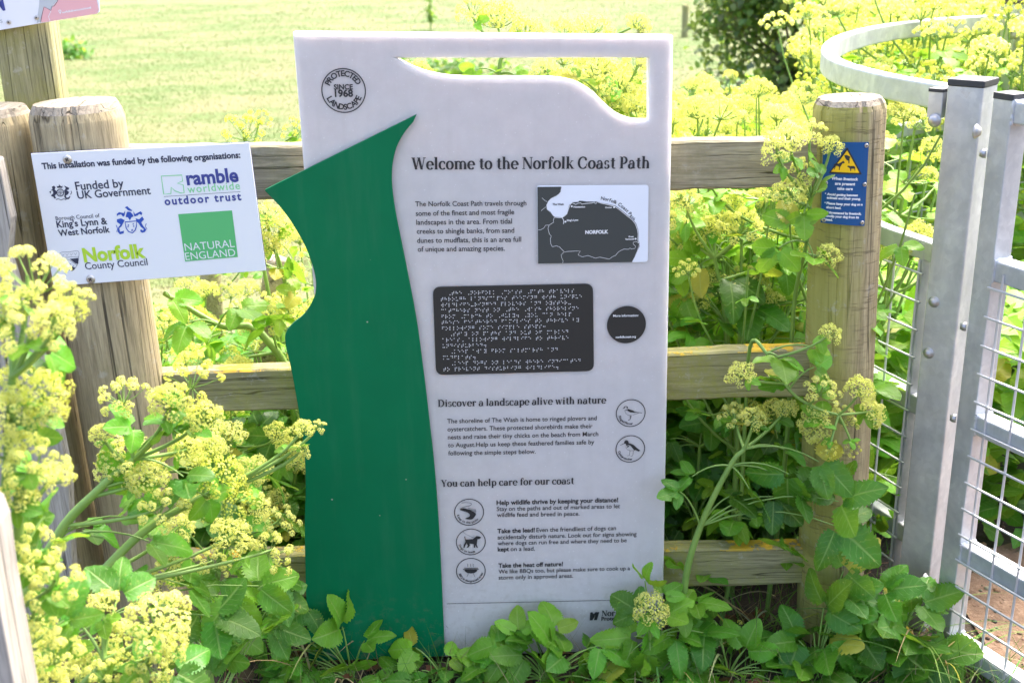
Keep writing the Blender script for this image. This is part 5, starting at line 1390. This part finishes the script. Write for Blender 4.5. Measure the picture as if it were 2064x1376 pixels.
# foot of the board
F_ = .4
custom('fresh leafy clump covering the lower left corner of the green panel', (-.36, -.07), [], [], [(690, 1262, -.07, 105), (655, 1300, -.07, 90), (608, 1360, -.08, 95), (590, 1325, -.07, 80), (620, 1225, -.05, 95, MIDG), (575, 1190, -.03, 90, DARK), (555, 1150, .0, 80, DARK), (640, 1345, -.08, 85), (568, 1270, -.05, 90, MIDG), (545, 1330, -.06, 80, MIDG), (700, 1350, -.1, 80), (560, 1362, -.1, 85, MIDG), (640, 1370, -.11, 80), (735, 1290, -.08, 70), (530, 1290, -.05, 80, MIDG)], FRESH, .004, 40, facing=F_)
custom('small leafy plant with one yellow spotted leaf under the bottom edge of the green panel', (-.16, -.08), [], [], [(838, 1305, -.06, 80, LIMEG), (850, 1350, -.08, 85), (900, 1350, -.08, 75, MIDG), (800, 1355, -.08, 70), (925, 1362, -.08, 60), (770, 1368, -.1, 70), (870, 1372, -.11, 75), (835, 1372, -.11, 70, MIDG), (905, 1325, -.07, 55, LIMEG)], FRESH, .003, 41, facing=F_)
custom('bright leafy plant covering the lower middle of the board, left of the flower bud', (.06, -.09), [], [], [(1008, 1298, -.08, 80), (1045, 1275, -.07, 74, LIMEG), (1060, 1320, -.09, 95), (1112, 1305, -.09, 100), (1118, 1268, -.07, 78, LIMEG), (1180, 1308, -.08, 90), (1220, 1335, -.09, 100), (1160, 1345, -.1, 90), (985, 1335, -.09, 85), (1100, 1355, -.1, 90), (1030, 1360, -.1, 90), (1235, 1305, -.08, 80), (1000, 1365, -.11, 90), (1060, 1370, -.11, 90), (1130, 1372, -.12, 95), (1190, 1368, -.12, 95), (1080, 1290, -.08, 80), (1140, 1320, -.1, 90), (1020, 1320, -.09, 85), (960, 1362, -.1, 70, MIDG), (1210, 1300, -.1, 80)], FRESH, .004, 42, facing=F_)
custom('leafy plant with one round flower head over the lower right board corner', (.27, -.1), [(1310, 1290, -.09)], T([(1312, 1226, 84)], -.16, ''), [(1300, 1170, -.07, 66, LIMEG), (1335, 1200, -.07, 70), (1290, 1232, -.08, 85, MIDG), (1278, 1282, -.08, 90), (1335, 1290, -.09, 100), (1390, 1262, -.07, 95), (1405, 1310, -.08, 100), (1360, 1340, -.1, 100), (1300, 1340, -.1, 95), (1345, 1240, -.08, 70, LIMEG), (1400, 1215, -.06, 80), (1275, 1310, -.1, 90), (1260, 1370, -.12, 95), (1330, 1370, -.12, 95), (1395, 1350, -.11, 95), (1360, 1280, -.09, 95), (1420, 1275, -.08, 85, MIDG), (1310, 1310, -.11, 95), (1260, 1335, -.11, 95), (1370, 1225, -.07, 80)], FRESH, .006, 43, facing=F_)
custom('low leafy plant beneath the lowest rail, between the board and the right post', (.45, -.08), [], T([(1478, 1275, 60)], -.03, 'o'), [(1432, 1310, -.08, 95), (1500, 1310, -.08, 85), (1530, 1345, -.09, 90), (1462, 1352, -.1, 90), (1590, 1335, -.08, 80), (1440, 1250, -.05, 80, MIDG), (1385, 1350, -.1, 90), (1560, 1300, -.05, 70, MIDG), (1420, 1365, -.11, 95), (1490, 1368, -.11, 90), (1550, 1368, -.11, 90), (1600, 1365, -.1, 85), (1520, 1290, -.06, 80, MIDG), (1450, 1290, -.07, 85)], FRESH, .003, 44, facing=F_)
custom('dark glossy leafy plant sprawling at the foot of the right wooden post', (.64, -.07), [], [], [(1660, 1225, -.06, 120), (1640, 1275, -.07, 110), (1700, 1200, -.05, 110), (1722, 1262, -.07, 125), (1680, 1310, -.08, 115), (1762, 1300, -.08, 130), (1745, 1345, -.1, 135), (1620, 1335, -.08, 105, FRESH), (1700, 1150, -.04, 100), (1690, 1360, -.1, 110, FRESH), (1650, 1365, -.11, 110), (1730, 1370, -.11, 115), (1690, 1240, -.06, 115), (1660, 1300, -.08, 110), (1740, 1225, -.05, 105), (1610, 1290, -.06, 95), (1700, 1330, -.1, 120)], MIDG, .004, 45, facing=F_)
custom('dark glossy leafy plant sprawling at the foot of the steel gate post', (.8, -.06), [], [], [(1800, 1232, -.06, 120), (1852, 1215, -.05, 110), (1862, 1300, -.08, 135), (1885, 1335, -.1, 130), (1830, 1270, -.07, 120), (1820, 1345, -.1, 110), (1780, 1190, -.04, 90), (1790, 1368, -.11, 115), (1860, 1368, -.11, 110), (1820, 1310, -.09, 125), (1840, 1240, -.06, 110), (1785, 1270, -.07, 110), (1900, 1300, -.08, 90)], MIDG, .004, 46, facing=F_)
# foreground at the left
Yb = -.55
custom('tall flowering alexanders plant in front of the thick left post, heads at mid height', (-.8, -.5), [(20, 1330, -.62), (110, 1090, -.58), (200, 985, -.56), (270, 925, -.54)],
       T([(240, 795, 98), (342, 803, 100), (410, 835, 90), (262, 922, 135), (205, 872, 62), (325, 1020, 105), (300, 960, 95), (380, 905, 85)], Yb) + T([(385, 762, 110)], Yb, 'o'),
       [(270, 860, Yb, 80), (330, 870, Yb, 85, MIDG), (210, 960, Yb, 90), (250, 1040, Yb, 100), (370, 960, Yb, 90, MIDG), (300, 1090, Yb, 100), (180, 1060, Yb, 90, MIDG), (420, 1000, Yb, 80)], FRESH, .011, 50)
custom('flowering alexanders plant with heads reaching toward the green panel, left foreground', (-.62, -.5), [(62, 1345, -.64), (170, 1195, -.6), (290, 1070, -.54), (410, 1000, -.5)],
       T([(420, 900, 80), (470, 1075, 105), (555, 1105, 92), (520, 1020, 70), (360, 1060, 80), (610, 862, 52), (608, 905, 40), (640, 858, 36), (430, 1130, 70)], -.45) + T([(450, 955, 100), (475, 1000, 90)], -.5, 'b'),
       [(470, 1200, -.42, 110), (520, 1180, -.4, 110), (430, 1240, -.45, 120, MIDG), (500, 1290, -.4, 115), (380, 1180, -.5, 100, MIDG), (440, 1320, -.42, 110, MIDG), (540, 1250, -.35, 95), (360, 1290, -.45, 100, DARK), (560, 1200, -.3, 90, MIDG), (420, 1360, -.45, 110, MIDG)], FRESH, .011, 51)
custom('flowering alexanders plant with blurred large heads at the bottom left of the view', (-.66, -.86), [(140, 1480, -.86), (210, 1330, -.86)],
       T([(320, 1245, 150), (262, 1300, 150), (205, 1212, 75), (300, 1330, 110), (180, 1345, 100), (215, 1360, 90), (345, 1300, 80)], -.85), [(150, 1250, -.8, 120), (240, 1200, -.8, 110, MIDG), (350, 1350, -.75, 120, MIDG), (120, 1320, -.8, 110)], FRESH, .009, 52)
custom('flowering alexanders plant at the left edge with heads next to the funding notice', (-.86, -.92), [(-20, 1300, -.92), (10, 1000, -.94), (25, 760, -.95)],
       T([(55, 555, 160), (20, 610, 110), (135, 600, 90), (60, 660, 130), (110, 640, 90), (45, 775, 150), (15, 830, 110), (100, 830, 70)], -.95) + T([(140, 620, 80), (90, 790, 110)], -.93, 'b'),
       [(95, 705, -.9, 110), (20, 720, -.9, 110, MIDG), (70, 740, -.9, 90), (60, 880, -.9, 100, MIDG), (20, 960, -.9, 100)], FRESH, .009, 53)
custom('flowering alexanders plant at the left edge with blurred heads above the pale timber end', (-.8, -1.0), [(0, 1400, -1.0), (30, 1180, -1.0), (40, 1000, -1.0)],
       T([(60, 930, 120), (105, 955, 90), (20, 900, 120), (30, 1000, 100), (60, 1105, 140), (110, 1170, 110), (25, 1130, 120), (70, 1230, 110), (55, 1300, 130), (110, 1320, 120), (90, 1360, 120)], -1.0),
       [(90, 1040, -.95, 100), (30, 1060, -.95, 100, MIDG), (110, 1100, -.95, 90, MIDG), (130, 1250, -.95, 110, MIDG)], FRESH, .01, 54)

custom('bushy alexanders plant filling the space before the lower rails, left of the green panel', (-.58, -.3), [(420, 1330, -.3), (440, 1150, -.3), (455, 990, -.3)],
       T([(455, 875, 85), (510, 945, 78), (395, 1015, 95), (565, 1045, 72), (345, 1140, 95), (520, 1090, 70), (285, 1195, 70)], -.32),
       [(300 + 62 * (k % 5) + rnd.uniform(-20, 20), 950 + 105 * (k // 5) + rnd.uniform(-25, 25), -.3 + rnd.uniform(-.06, .12), rnd.uniform(75, 110), MIDG if rnd.random() < .5 else FRESH) for k in range(20)], FRESH, .008, 55)
custom('alexanders plant with many small heads right of the board, behind the top rail', (.5, .3), [(1470, 900, .3), (1462, 650, .28), (1440, 520, .26)],
       T([(1385, 470, 90), (1440, 440, 95), (1500, 455, 90), (1555, 520, 80), (1400, 610, 70), (1500, 560, 75), (1380, 400, 80), (1560, 600, 60), (1430, 560, 60)], .27),
       [(1370 + 55 * (k % 5) + rnd.uniform(-20, 20), 470 + 65 * (k // 5) + rnd.uniform(-20, 20), .26 + rnd.uniform(0, .12), rnd.uniform(65, 95), LIMEG if rnd.random() < .4 else FRESH) for k in range(18)], FRESH, .008, 56)
# ---------------------------------------------------------------- far things: bramble bush, sapling, stakes, weed clump
def bush(name, label, cx, cy, rx, ry, h, n, cols, leaf, cat='bush', seed=1):
    rg = np.random.default_rng(seed); A = Acc(); S = Acc()
    e = empty(name, (cx, cy, 0), 0, label, cat)
    lumps = [(unit(rg.normal(0, 1, 3) * [1, 1, .8] + [0, 0, .2]), rg.uniform(.25, .5)) for _ in range(26)]
    C0 = np.array([0, 0, h * .45]); Rv = np.array([rx, ry, h * .55])
    for _ in range(n):
        d, r = lumps[rg.integers(len(lumps))]
        p = C0 + d * Rv * .72 + unit(rg.normal(0, 1, 3)) * np.array([rx, ry, h * .5]) * r * rg.random() ** .4
        if p[2] < .03 or rg.random() < .12: p[2] = rg.uniform(.03, .6)
        leaflet(A, p, rg.normal(0, 1, 3), [rg.normal(0, .6), rg.normal(0, .6) - .3, 1], leaf * rg.uniform(.6, 1.3), tint_of(rg, cols[rg.integers(len(cols))], .35), rg, True)
    for _ in range(60):
        d, r = lumps[rg.integers(len(lumps))]; q = C0 + d * Rv * rg.uniform(.8, 1.1)
        S.add(tube_tpl(bez(np.array([rg.normal(0, .2) * rx, rg.normal(0, .2) * ry, 0]), q * [.5, .5, 1.1], q, 6), [.014, .012, .01, .008, .005, .003], 4))
    mm = link('stem', S.mesh('stem', [M_barkd]), e); link('foliage', A.mesh('foliage', [M_leaf]), e); return e
M_barkd = plain('dark bark', (.16, .12, .09), .9)
bush('bramble_bush', 'dark green bramble bush standing beyond the yellow plants at the top of the view', 2.55, 7.4, 1.1, .8, 2.2, 23000, [(.08, .16, .045), (.15, .24, .07), (.2, .25, .1), (.27, .24, .18), (.3, .4, .13)], .055)
bush('bramble_bush', 'smaller dark bramble bush at the back of the wide yellow bed', 4.9, 10.8, .8, .6, 2.1, 3500, [(.035, .085, .025), (.06, .12, .03), (.1, .1, .05)], .07, seed=2)
b0 = atZ(868, 62); e = empty('sapling', b0, 0, 'thin young sapling standing alone on the mown field', 'sapling')
hh = 2.6; S = Acc(); A = Acc(); S.add(tube_tpl([(0, 0, 0), (.02, 0, hh * .4), (-.01, .02, hh)], [.012, .011, .005], 6)); rg = np.random.default_rng(5)
for _ in range(160):
    z = hh * (.06 + .94 * rg.random() ** 2); r = .1 * rg.random(); a = rg.uniform(0, 6.28)
    leaflet(A, np.array([r * math.cos(a), r * math.sin(a), z]), rg.normal(0, 1, 3), [0, -.3, 1], rg.uniform(.05, .09), tint_of(rg, (.16, .3, .05)), rg, True)
link('trunk', S.mesh('trunk', [M_stem]), e); link('crown', A.mesh('crown', [M_leaf]), e)
def stake(px, py, h, r, label, mat=M_post_sq, Y=None):
    b = atZ(px, py); mb = MB(); mb.lathe([(r, -.05), (r, h - r * .4), (r * .8, h), (r * .3, h + r * .2)], (0, 0, 0), (0, 0, 1), 10)
    o = mb.build('stake', mat, smooth=False); o.location = b; tag(o, label, 'stake')
stake(1380, 76, .42, .045, 'short wooden stake on the far field, just right of the top of the board')
stake(1290, 152, .5, .04, 'short wooden stake seen through the right end of the board window')
stake(117, 118, .36, .022, 'pale metal stake on the field beside the square post', M_galv)
b1 = atZ(124, 120); rg = np.random.default_rng(8); A = Acc(); S = Acc(); e = empty('nettle_clump', b1 + Vector((.12, .1, 0)), 0, 'small bright green weed clump on the field beside the square post', 'weed clump')
for _ in range(150):
    p = rg.normal(0, 1, 3) * [.11, .1, 0] + [0, 0, abs(rg.normal(0, .08)) + .02]; leaflet(A, p, rg.normal(0, 1, 3), [0, -.2, 1], rg.uniform(.05, .09), tint_of(rg, (.06, .24, .02)), rg, True)
link('foliage', A.mesh('foliage', [M_leaf]), e)
b1 = atZ(890, 150); A = Acc(); e = empty('nettle_clump', b1, 0, 'dark green weed clump on the field seen through the left end of the board window', 'weed clump')
for _ in range(260):
    p = rg.normal(0, 1, 3) * [.35, .16, 0] + [0, 0, abs(rg.normal(0, .08)) + .02]; leaflet(A, p, rg.normal(0, 1, 3), [0, -.2, 1], rg.uniform(.05, .1), tint_of(rg, (.07, .22, .03)), rg, True)
link('foliage', A.mesh('foliage', [M_leaf]), e)

bpy.data.objects.remove(_to)
bpy.context.view_layer.update()
